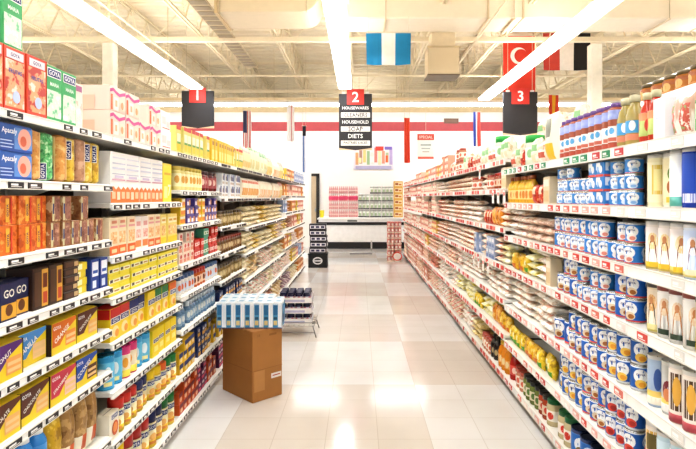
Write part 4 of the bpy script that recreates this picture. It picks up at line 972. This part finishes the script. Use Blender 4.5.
flag('hanging_flag', x0, x1, z0, z1, 9.0, [(0, 0, 1, 1, 'f2ece4'), (0, 0, .33, 1, '1f84b4'), (.67, 0, 1, 1, '1f84b4')], 'blue, white and blue vertical-striped flag hanging below the duct', 0, .012, 4.43)
x0, x1, z0, z1 = fl((503, 36), (535.5, 95), 12.95)
r, pt, w, h = flag('hanging_flag', x0, x1, z0, z1, 12.95, [(0, 0, 1, 1, 'd8402e')], 'long red flag with white crescent behind sign 3')
cm = MB(); wh = M('f6ece6', .8)
def cres(c, R0, c2, R1):
    out = [(c[0]+R0*math.cos(t), c[1]+R0*math.sin(t)) for t in [PI*.18+q*(2*PI-.36*PI)/24 for q in range(25)]]
    inn = [(c2[0]+R1*math.cos(t), c2[1]+R1*math.sin(t)) for t in [PI*.235+q*(2*PI-.47*PI)/24 for q in range(25)]]
    return out, inn
out, inn = cres((0, 0), .20, (.055, 0), .16)
cx0, cz0 = -.02, h*.66
vs = [(cx0-x*0+ -y*1.0*0+x, -.028, cz0+y) for x, y in out+inn]
cm.add(vs, [(q, q+1, 26+q, 25+q) for q in range(24)], wh)
star = []
for q in range(10):
    a = PI/2+q*PI/5; rr = .085 if q % 2 == 0 else .034; star.append((cx0+.02+rr*math.cos(a), -.028, h*.40+rr*math.sin(a)))
cm.add(star, [tuple(range(10))], wh)
obj('crescent_emblem', cm, r)
x0, x1, z0, z1 = fl((543, 33), (590.5, 70), 12.9)
flag('hanging_flag', x0, x1, z0, z1, 12.9, [(0, 0, 1, 1, 'f1e8de'), (0, 0, .34, 1, 'c9483c'), (.66, 0, 1, 1, '1f1c1c')], 'red, white and black vertical-striped flag near the right column')
x0, x1, z0, z1 = fl((243, 111), (251.5, 149), 13.7)
flag('hanging_flag', x0, x1, z0, z1, 13.7, [(0, 0, 1, 1, 'efe6e0'), (0, .45, .45, 1, '3a3f5e')]+[(a, 0, a+.12, 1 if a > .44 else .45, 'c9483c') for a in (.0, .27, .5, .77)], 'narrow stars-and-stripes flag hanging beside the left shelves', .5, .02, 5.4)
x0, x1, z0, z1 = fl((287, 105), (294.5, 141), 13.7)
flag('hanging_flag', x0, x1, z0, z1, 13.7, [(0, 0, 1, 1, 'f1ece8'), (.55, 0, .7, 1, 'd89a98')], 'pale white pennant flag near the back wall left of sign 2', .4, .02)
x0, x1, z0, z1 = fl((302.5, 126), (306, 172), 13.6)
flag('hanging_flag', x0, x1, z0, z1, 13.6, [(0, 0, 1, 1, 'dfe2ec'), (0, 0, .5, .9, '6f86b8'), (0, .82, 1, 1, '2a2a34')], 'narrow blue and grey pennant hanging by the back wall', .4, .012)
x0, x1, z0, z1 = fl((404, 118), (410, 162.5), 13.6)
flag('hanging_flag', x0, x1, z0, z1, 13.6, [(0, 0, 1, 1, 'dd4a2e')], 'narrow plain orange-red pennant hanging before the back wall', .3, .02)
x0, x1, z0, z1 = fl((473, 112), (481, 146), 13.0)
flag('hanging_flag', x0, x1, z0, z1, 13.0, [(0, 0, 1, 1, 'f1e8e4'), (0, 0, .3, 1, '3c52a8'), (.55, 0, 1, 1, 'd8544a')], 'narrow blue, white and red flag above the right shelves', .3, .02)
x0, x1, z0, z1 = fl((548.5, 95), (559, 114), 12.9)
flag('hanging_flag', x0, x1, z0, z1, 12.9, [(0, 0, 1, 1, 'e2a82c'), (0, 0, .3, 1, 'd0442c'), (.7, 0, 1, 1, 'd0442c')], 'small red, yellow and red flag right of sign 3', .2, .02)
# ------------------------------------------------------------------ on and before the back wall
def hang_card(name, p0, p1, Y, col, marks, lab, cat, top=5.4):
    a = at(p0[0], p0[1], Y); b = at(p1[0], p1[1], Y); w = b[0]-a[0]; h = a[2]-b[2]
    r = empty(name, ((a[0]+b[0])/2, Y, b[2])); tag(r, lab, cat)
    mb = MB(); mb.box(-w/2, w/2, -.006, .006, 0, h, col)
    marks_on_box(mb, w, .012, h, marks); obj('card', mb, r)
    if top:
        mb = MB(); mb.rod((0, 0, h), (0, 0, top-b[2]), .004, M('e2d8c6', .5)); obj('hanger', mb, r)
    return r
hang_card('promotion_card', (417, 133.5), (434.5, 159), 13.8, 'f4ece4', [R(.02, .74, .98, .98, 'd85a48'), T('SPECIAL', .5, .86, .11, 'f8e8dc'), R(.05, 0, .95, .09, 'd8644e'), R(.2, .52, .8, .58, '9aa8a0'), R(.25, .38, .75, .44, 'b0b8b0'), R(.3, .26, .7, .31, 'c0b8ac')], 'white hanging card with red top and bottom bands', 'card')
r = hang_card('wall_banner', (353.5, 146), (393.5, 169.5), BACK-.02, 'e2dce6',
    [R(.03, .08, .97, .9, 'eee6e2')]+[R(.05+.094*q, .2+.05*(q % 3), .05+.094*q+.075, .72+.07*((q*7) % 4), c) for q, c in enumerate(('e0aa78', 'b08878', 'e8cf84', 'a0bc8e', 'e2ddd4', 'd98a7c', 'efdcb0', 'e09a80', 'b0c09c', 'b8a6cc'))]
    +[R(.05, .02, .95, .16, 'b4b0cc'), R(.55, .8, .75, .98, 'd84a3a'), R(.78, .84, .96, .97, '7a6ab8'), R(.12, .28, .2, .5, 'f0e0b0'), R(.42, .3, .5, .55, 'f4efe6'), R(.8, .3, .86, .6, 'e86a3a')],
    'colourful printed grocery banner mounted on the back wall', 'banner', 0)
hang_card('wall_plate', (444, 118.5), (458.5, 123.5), BACK-.02, '6a4a36', [R(.1, .2, .9, .8, '7a5a44')], 'small dark brown plate mounted above the red wall stripe', 'plate', 0)
# door at the end, left
def end_door():
    a = at(311.5, 174, BACK); b = at(319.5, 246, BACK)
    w = b[0]-a[0]
    r = empty('door_1', ((a[0]+b[0])/2, BACK-.03, 0)); r['kind'] = 'structure'
    mb = MB(); mb.box(-w/2, w*.12, -.02, .02, 0, 2.02, M('c9b494', .5), .004); obj('door_leaf', mb, r)
    mb = MB(); mb.box(w*.12, w/2, -.03, .025, 0, 2.08, M('2e2a26', .5)); mb.box(-w/2, w/2, -.03, .025, 2.022, 2.1, M('3a342e', .5)); obj('door_frame', mb, r)
    mb = MB(); mb.rod((w*.02, -.03, 1.0), (w*.02, -.03, 1.12), .012, M('b0b0ae', .3, .8)); mb.box(w*.02-.02, w*.02+.02, -.035, -.02, 1.03, 1.09, M('b0b0ae', .3, .8)); obj('door_handle', mb, r)
end_door()
# ------------------------------------------------------------------ chest freezer at the end of the aisle
FY = 14.0
def freezer():
    r = empty('chest_freezer', (0, FY, 0)); tag(r, 'long white chest freezer with black bumper rails across aisle end', 'freezer')
    x0, x1, d = -1.05, 1.9, .95
    mb = MB(); mb.box(x0, x1, 0, d, .22, .84, M('f3f1ee', .3), .015); obj('cabinet', mb, r)
    mb = MB(); mb.box(x0+.03, x1-.03, .05, d-.05, 0, .219, M('e6e2de', .5)); obj('plinth', mb, r)
    mb = MB(); mb.box(x0-.02, x1+.02, -.035, -.001, .70, .775, M('1c1b1b', .4), .008); o = obj('bumper_rail', mb, r); o['label'] = 'upper black bumper rail'
    mb = MB(); mb.box(x0-.02, x1+.02, -.04, -.001, .09, .26, M('1c1b1b', .4), .01); o = obj('bumper_rail', mb, r); o['label'] = 'lower wide black bumper rail'
    mb = MB(); mb.box(x0-.03, x1+.03, -.03, d+.02, .8405, .885, M('f7f5f2', .3), .008); obj('lid', mb, r)
    mb = MB(); mb.box(-.3, -.05, -.006, -.001, .785, .83, M('6a6a68', .5)); obj('name_plate', mb, r)
    mb = MB(); mb.box(.3, .34, -.045, -.041, .02, .3, M('cfcac4', .4)); obj('drain_pipe', mb, r)
freezer()
mb = MB(); mb.box(-.28, .28, 0, .12, 0, .012, M('3a3836', .7), .003); mb.box(-.26, .26, .02, .10, .012, .014, M('4a4846', .7))
tag(obj('floor_mat', mb, None, (.05, 13.45, 0)), 'thin dark strip mat on floor before the freezer', 'mat')
# packs on the freezer
def bottle_pack(bc='e2a6a4', band='dc4a70', bz=(.03, .15)):
    r = [('bottle_pack', MB(), None)]; mb = r[0][1]
    for q in range(5):
        for e in range(2):
            mb.lathe([(.025, 0), (.026, .01), (.026, .13), (.012, .17), (.012, .19)], M(bc, .3), 8, -.1+.05*q, -.03+.06*e)
            mb.lathe([(.014, .19), (.014, .205)], M('e6dcdc', .3), 8, -.1+.05*q, -.03+.06*e)
    mb.box(-.129, .129, -.06, .06, bz[0], bz[1], M(band, .3), .02)
    return r
_reg('bottlepack', 'bottle_pack', 'pack', 'pink', .285, .13, .21, lambda far: bottle_pack())
_reg('bottlepale', 'bottle_pack', 'pack', 'pink', .285, .13, .21, lambda far: bottle_pack('dda4a0', 'eed2cc', (.06, .10)))
def whitepack():
    mb = MB()
    for q in range(3):
        mb.lathe([(.045, 0), (.048, .01), (.048, .12), (.03, .17), (.022, .19), (.022, .205)], M('f2f4ec', .3), 10, -.1+.1*q, 0)
        mb.box(-.1+.1*q-.03, -.1+.1*q+.03, -.052, -.047, .04, .11, M('b4c4a0', .5))
    mb.box(-.152, .152, -.056, .056, .0, .035, M('4a4a48', .5), .006); mb.box(-.152, .152, -.054, .054, .165, .18, M('55574f', .5), .006)
    return [('jug_pack', mb, None)]
_reg('jugpack', 'jug_pack', 'pack', 'white', .306, .115, .21, lambda far: whitepack())
n = 0
lay = ['bottom', 'second', 'third', 'top']
for row in range(4):
    for c in range(3):
        o = spawn('bottlepack' if row == 2 else 'bottlepale', (-.68+.262*c, FY+.5, .8855+row*.2105), 0, False)
        tag(o, '%s bottle pack on the freezer, %s layer, %s column' % ('strong pink' if row == 2 else 'pale pink', lay[row], ('left', 'middle', 'right')[c]), 'pack', 'pink bottle packs on the freezer')
for row in range(4):
    for c in range(3):
        if row == 3 and c == 0: continue
        o = spawn('jugpack', (.13+.315*c, FY+.5, .8855+row*.2105), 0, False)
        tag(o, 'white jug pack with green labels, freezer top, %s layer, %s column' % (lay[row], ('left', 'middle', 'right')[c]), 'pack', 'white jug packs on the freezer')
carton('freezerbox', 'juice_case', 'gold and brown case', .24, .2, .16, 'd9a850', [R(.1, .2, .9, .8, 'f0dcb0'), R(.15, .35, .5, .7, 'a85a2a'), R(.55, .3, .85, .6, 'c9803a')])
for row in range(6):
    o = spawn('freezerbox', (1.05, FY+.52, .8855+row*.1605), 0, False)
    tag(o, 'gold and brown case right of the jug packs, layer %s on freezer' % ('one two three four five six'.split()[row]), 'case', 'gold cases on the freezer')
# yellow pail at the freezer's end
mb = MB(); mb.lathe([(.05, 0), (.065, .18), (.068, .185), (.06, .19)], M('e9d92c', .5), 14)
o = obj('yellow_pail', mb, None, (-.98, FY+.25, .8855)); tag(o, 'small bright yellow pail on the freezer by the door', 'pail')
hm = MB()
for q in range(8):
    a, b = PI*q/8, PI*(q+1)/8; hm.rod((.06*math.cos(a), 0, .18+.06*math.sin(a)), (.06*math.cos(b), 0, .18+.06*math.sin(b)), .003, M('d9d4cc', .4), 5)
obj('handle', hm, o)
# ------------------------------------------------------------------ stack at the far left end: black and white cases on a crate
def casebox():
    mb = MB(); mb.box(-.17, .17, -.13, .13, 0, .118, M('26262c', .5), .004)
    marks_on_box(mb, .34, .26, .118, [R(.05, .2, .95, .75, 'eceaf0'), R(.1, .3, .3, .65, '3a3a56'), R(.4, .3, .6, .65, '4a4a6a'), R(.7, .3, .9, .65, '3a3a56'), R(.1, .25, .9, .7, 'd9d9e0', 's')])
    return [('drink_case', mb, None)]
_reg('drinkcase', 'drink_case', 'case', '', .34, .26, .118, lambda far: casebox())
cx, cy = -.83, 11.0
def crate():
    r = empty('plastic_crate', (cx, cy, 0)); tag(r, 'black plastic crate with white emblem on floor at left shelf end', 'crate')
    m = M('151515', .5)
    mb = MB()
    mb.box(-.19, .19, -.17, -.15, 0, .28, m, .005); mb.box(-.19, .19, .15, .17, 0, .28, m, .005)
    mb.box(-.19, -.17, -.149, .149, 0, .28, m, .005); mb.box(.17, .19, -.149, .149, 0, .28, m, .005); mb.box(-.169, .169, -.149, .149, 0, .02, m)
    mb.box(-.20, .20, -.18, .18, .255, .285, m, .006)
    obj('crate_body', mb, r)
    em = MB(); fm = lambda a, b, o: (a, -.171-o, b)
    em.mark('e', fm, 1, (0, .14, .10, .075), M('e6e6e6', .5), .001); em.mark('e', fm, 1, (0, .14, .075, .05), M('3a3a3a', .5), .002); em.mark('r', fm, 1, (-.09, .125, .09, .155), M('dadada', .5), .003)
    obj('emblem', em, r)
crate()
for row in range(5):
    o = spawn('drinkcase', (cx+.01+random.uniform(-.015, .015), cy, .2855+row*.1185), random.uniform(-.05, .05), False)
    tag(o, 'black and white drink case on the crate, %s of its stack' % ('bottom', 'second from bottom', 'middle', 'second from top', 'top')[row], 'case', 'black and white cases on the crate')
# ------------------------------------------------------------------ stack at the far right end
def pinkcase():
    mb = MB(); mb.box(-.077, .077, -.12, .12, 0, .014, M('d9b8a4', .6))
    for q in range(2):
        for e in range(3):
            mb.lathe([(.036, .0145), (.036, .12), (.033, .124)], M('d98a80', .35), 10, -.038+.076*q, -.078+.078*e)
            mb.box(-.038+.076*q-.02, -.038+.076*q+.02, -.078+.078*e-.0375, -.078+.078*e-.034, .04, .09, M('f2e2d8', .5))
    mb.box(-.078, .078, -.122, .122, .0, .03, M('e6ccb8', .5), .002)
    return [('can_tray', mb, None)]
_reg('cantray', 'can_tray', 'tray', '', .158, .245, .125, lambda far: pinkcase())
for row in range(7):
    for c in range(2):
        o = spawn('cantray', (.70+.162*c, 12.0, .0005+row*.1255), 0, False)
        tag(o, 'tray of pink cans at right shelf end, %s layer, %s stack' % (('bottom', 'second', 'third', 'fourth', 'fifth', 'sixth', 'top')[row], ('left', 'right')[c]), 'tray', 'pink can trays stacked on the floor')
rb = empty('price_placard', (.84, 11.85, 0)); tag(rb, 'round white placard with red rim leaning on pink can trays', 'placard')
mb = MB(); mb.mark('e', lambda a, b, o: (a, -o, b), 1, (0, .12, .11, .10), M('d9523e', .5), .0); mb.mark('e', lambda a, b, o: (a, -o, b), 1, (0, .12, .085, .075), M('f4ece6', .5), .002); obj('disc', mb, rb)
mb = MB(); mb.box(-.05, .05, -.01, .012, 0, .025, M('e2dcd4', .5)); obj('stand', mb, rb)
# ------------------------------------------------------------------ cardboard box with blue boxes on it
def cardbox():
    A = Vector((-.725, 3.675)); a = PI/4
    L, Wd, H = .385, .25, .487
    r = empty('cardboard_box', (A.x, A.y, 0), a); tag(r, 'tall brown cardboard box standing on the aisle floor at left shelves', 'box')
    # local: x along the right-hand face, y along the left-hand face
    c = M('a8743c', .7, 0, .10); c2 = M('8f6030', .7)
    mb = MB(); mb.box(0, Wd, 0, L, 0, H-.006, c, .003); obj('carton_body', mb, r)
    mb = MB(); mb.box(0, Wd*.495, 0, L, H-.0055, H, c, .001); obj('top_flap', mb, r)
    mb = MB(); mb.box(Wd*.505, Wd, 0, L, H-.0055, H, c, .001); obj('top_flap', mb, r)
    mb = MB(); mb.box(.0, Wd, -.0012, -.0002, H*.44, H*.445, c2); mb.box(-.0012, -.0002, 0, L, H*.44, H*.445, c2)
    mb.box(Wd*.06, Wd*.40, -.0012, -.0002, .07, H*.43, M('b8844a', .6)); obj('fold_line', mb, r)
    mb = MB(); mb.box(Wd*.62, Wd*.96, -.003, -.0004, H*.28, H*.35, M('ece4dc', .5)); mb.box(Wd*.66, Wd*.92, -.0036, -.003, H*.31, H*.325, M('b0483a', .5)); o = obj('address_label', mb, r); o['label'] = 'small white printed address label'
    mb = MB(); mb.box(Wd*.55, Wd*.8, -.0013, -.0002, H*.90, H*.93, c2); mb.mark('t', lambda q, b, o: (q, -.0013-o, b), 1, ('18', Wd*.2, H*.93, .02, 0), c2, .0003); obj('print', mb, r)
cardbox()
carton('serialbox', 'cereal_box', 'blue and white carton', .063, .115, .178, 'f2f4f6',
       [R(.04, .04, .58, .96, '4a9ac4'), R(.08, .52, .54, .9, '2f6f9c'), R(.1, .12, .5, .3, 'd9c58a'), R(.1, .34, .5, .44, '24506e'), R(.06, .92, .56, .95, 'e9f2f6'), R(0, 0, 1, .035, '2a4f86'), R(.82, .1, .86, .9, 'c2cfdc'), R(.1, .1, .9, .9, 'dfe9f0', 't'), R(.25, .3, .75, .7, '8fbad0', 't'), R(.1, .08, .9, .92, '3f8ab8', 's'), R(.2, .2, .8, .5, '28587c', 's')])
for rr in range(3):
    for c in range(7):
        x = -.966+.0655*c-.012*rr; y = 3.82+.1225*rr
        if rr == 2 and c == 6: continue
        o = spawn('serialbox', (x, y+.02, .4875), 0, False)
        tag(o, '%s blue and white carton standing on the brown box, %s row' % (('leftmost', 'second', 'third', 'middle', 'fifth', 'sixth', 'rightmost')[c], ('front', 'middle', 'back')[rr]), 'box', 'blue and white cartons on the brown box')
# ------------------------------------------------------------------ wire rack with trays of dark jars
RX, RY = -.655, 5.62
def wire_rack():
    r = empty('wire_rack', (RX, RY, 0)); tag(r, 'low chrome wire rack with splayed legs holding jar trays', 'rack')
    m = M('8f8c88', .3, .8)
    w, d, zt = .41, .41, .12
    for sx in (-1, 1):
        for sy in (-1, 1):
            mb = MB(); mb.rod((sx*w*.46, sy*d*.46, zt), (sx*w*.5+sx*.02, sy*d*.5, 0.0), .006, m); obj('leg', mb, r)
    mb = MB()
    for q in range(9):
        x = -w/2+w*q/8; mb.rod((x, -d/2, zt), (x, d/2, zt), .003, m, 5)
    for q in range(5):
        y = -d/2+d*q/4; mb.rod((-w/2, y, zt-.005), (w/2, y, zt-.005), .004, m, 5)
    mb.rod((-w/2, -d/2, zt+.03), (w/2, -d/2, zt+.03), .004, m, 5); mb.rod((w/2, -d/2, zt+.03), (w/2, d/2, zt+.03), .004, m, 5); mb.rod((-w/2, -d/2, zt+.03), (-w/2, d/2, zt+.03), .004, m, 5)
    obj('wire_shelf', mb, r)
    mb = MB(); mb.rod((-w*.5, -d*.5, .05), (w*.5, -d*.5, .05), .004, m, 5); mb.rod((-w*.5, d*.5, .05), (w*.5, d*.5, .05), .004, m, 5); obj('brace', mb, r)
wire_rack()
jar('darkjar', 'yogurt_jar', '', .037, .098, '2a2440', [(.15, .6, 'd9d2dc')], '1e2244', .016, [E(.5, .4, .3, .2, 'b8485a')])
def tray_parts(far):
    mb = MB(); m = M('efe9e4', .6)
    w, d, h, t = .345, .345, .055, .004
    mb.box(-w/2, w/2, -d/2, d/2, 0, t, m); mb.box(-w/2, w/2, -d/2, -d/2+t, t, h, m); mb.box(-w/2, w/2, d/2-t, d/2, t, h, m)
    mb.box(-w/2, -w/2+t, -d/2+t, d/2-t, t, h, m); mb.box(w/2-t, w/2, -d/2+t, d/2-t, t, h, m)
    mb.box(-w*.3, w*.3, -d/2-.001, -d/2, .012, .034, M('b8b4cc', .5)); mb.box(w/2, w/2+.001, -d*.3, d*.3, .012, .034, M('b8b4cc', .5))
    return [('carton_tray', mb, None)]
_reg('jartray', 'carton_tray', 'tray', '', .32, .32, .045, tray_parts)
LV = ('lowest', 'middle', 'top')
for row in range(3):
    z = .1255+row*.107
    o = spawn('jartray', (RX, RY, z), .02, False); tag(o, 'white carton tray of dark jars on wire rack, %s tray' % LV[row], 'tray', 'jar trays on the wire rack')
    for q in range(4):
        for e in range(4):
            if row < 2 and 0 < e and q < 3: continue
            ox, oy = -.120+.080*q, -.120+.080*e; c, s = math.cos(.02), math.sin(.02)
            o = spawn('darkjar', (RX+ox*c-oy*s, RY+ox*s+oy*c, z+.0045), random.uniform(0, 6), False)
            tag(o, 'dark jar with navy lid, %s tray, %s column, %s row on wire rack' % (LV[row], ('left', 'second', 'third', 'right')[q], ('front', 'second', 'third', 'back')[e]), 'jar', 'dark jars on the wire rack')
# shelf talkers: little white flags clipped to the right-hand rails
tm = MB(); tm.box(-.03, .03, -.004, -.002, -.10, .0, M('f4efe8', .5)); marks_on_box(tm, .0001, .0001, .0001, [])
tm.box(-.02, .02, -.0048, -.004, -.04, -.015, M('d8645a', .5)); tm.box(-.012, .012, -.002, .012, -.012, .0, M('e8e4dc', .4))
tme = tm.build('shelf_tag_flag')
base = None
spots = [(3.95, 1.46, 'second shelf down'), (4.12, 1.46, 'second shelf down'), (4.28, 1.46, 'second shelf down'), (4.75, 1.67, 'top shelf'), (4.45, .88, 'fourth shelf down'), (4.62, .88, 'fourth shelf down'), (4.80, .88, 'fourth shelf down'), (5.0, .88, 'fourth shelf down')]
cnt = {}
for (y, z, nm) in spots:
    o = obj('shelf_card', tme) if base is None else base.copy()
    if base is None: base = o
    else: COL.objects.link(o)
    o.location = (FR-.017, y, z-.002); o.rotation_euler = (0, 0, -PI/2)
    k = cnt[nm] = cnt.get(nm, 0)+1
    tag(o, '%s small white price card hanging from the right side, %s rail' % (ORD[k-1], nm), 'card', 'price cards hanging from the right rails')
# narrow shelf above the near right bays with amber jars
r = empty('wall_shelf', (1.34, 1.9, 1.85)); tag(r, 'narrow white upper shelf above the near right bays', 'shelf')
mb = MB(); mb.box(0, .22, -.7, .80, -.02, .0, SHELF_WHITE, .002); obj('shelf_board', mb, r)
mb = MB(); mb.box(-.012, -.0005, -.7, .80, -.045, .005, 'f8f6f0', .002); obj('front_lip', mb, r)
for s in (-.66, .76):
    mb = MB(); mb.box(.19, .218, s-.015, s+.015, -.20, -.0205, 'e9e4d8', .002); obj('bracket', mb, r)
for q in range(7):
    o = spawn('peanut', (1.42, 2.63-.097*q, 1.8505), random.uniform(-.5, .5), False)
    tag(o, 'amber nut jar on the upper right shelf, %s from its far end' % (['first']+ORD[1:])[q], 'jar', 'amber jars on the upper right shelf')
# loose goods lying over the top rows
def extra(key, x, y, z, rz, lab):
    o = spawn(key, (x, y, z), rz, False); tag(o, lab, PROD[key]['cat'])
Z = 1.655+.0185
extra('greenbox', FL-.10, 1.70, Z+.1955, PI/2, 'green box with white logo standing on red boxes, left top shelf')
for q in range(3):
    extra('bigcream', FL-.30, 1.90+.18*q, Z, PI/2, '%s cream bag in the back row of the left top shelf' % ORD[q])
for q in range(3):
    extra('bigpink', FL-.29, 2.50+.19*q, Z, PI/2, '%s pale pink bag in the back row, second left bay top' % ORD[q])
ZR = 1.59+.0185
for q in range(6):
    extra('garlic', FR+.22, 3.12+.135*q, ZR, -PI/2, '%s white produce bag in the back row, third right bay top' % ORD[q])
for q in range(5):
    extra('redwhitebag' if q % 2 else 'garlic', FR+.22, 3.15+.16*q, ZR+.1708, -PI/2, '%s bag resting on the back-row produce bags, third right bay top' % ORD[q])
# ------------------------------------------------------------------ light, camera
w = bpy.data.worlds.new('hall_ambient'); bpy.context.scene.world = w; w.use_nodes = True
bg = w.node_tree.nodes['Background']; bg.inputs['Color'].default_value = (.95, .975, 1.0, 1); bg.inputs['Strength'].default_value = 0.55
cam = bpy.data.cameras.new('camera'); co = bpy.data.objects.new('camera', cam); COL.objects.link(co)
co.location = (0, 0, EYE); co.rotation_euler = (PI/2, 0, 0)
cam.sensor_width = 36; cam.lens = FPX/696*36; cam.shift_x = -(VX-348)/696; cam.shift_y = -(224.5-VY)/696
cam.clip_start = .05
sc = bpy.context.scene; sc.camera = co
sc.view_settings.view_transform = 'Standard'; sc.view_settings.look = 'Medium High Contrast'; sc.view_settings.exposure = 0.18
sc.cycles.use_denoising = True; sc.cycles.max_bounces = 6; sc.cycles.diffuse_bounces = 4
label_goods()
for kd, lst in OVER.items():
    mb = MB()
    for key, loc, rz in lst:
        for n, me, lab in proto(key, True):
            R4 = Matrix.Translation(loc) @ Matrix.Rotation(rz, 4, 'Z'); b = len(mb.v)
            mb.v += [tuple(R4 @ v.co) for v in me.vertices]
            for p in me.polygons: mb.face([b+q for q in p.vertices], me.materials[p.material_index], p.use_smooth)
    o = obj(kd, mb)
    tag(o, 'remaining small %ss massed on the far shelves' % kd.replace('_', ' '), PROD[lst[0][0]]['cat'], None, 'stuff')
print('KINDS', sorted(KIND_N.items(), key=lambda t: -t[1])[:14], 'TOTAL', len(PLACED), 'OBJECTS', len(bpy.data.objects))
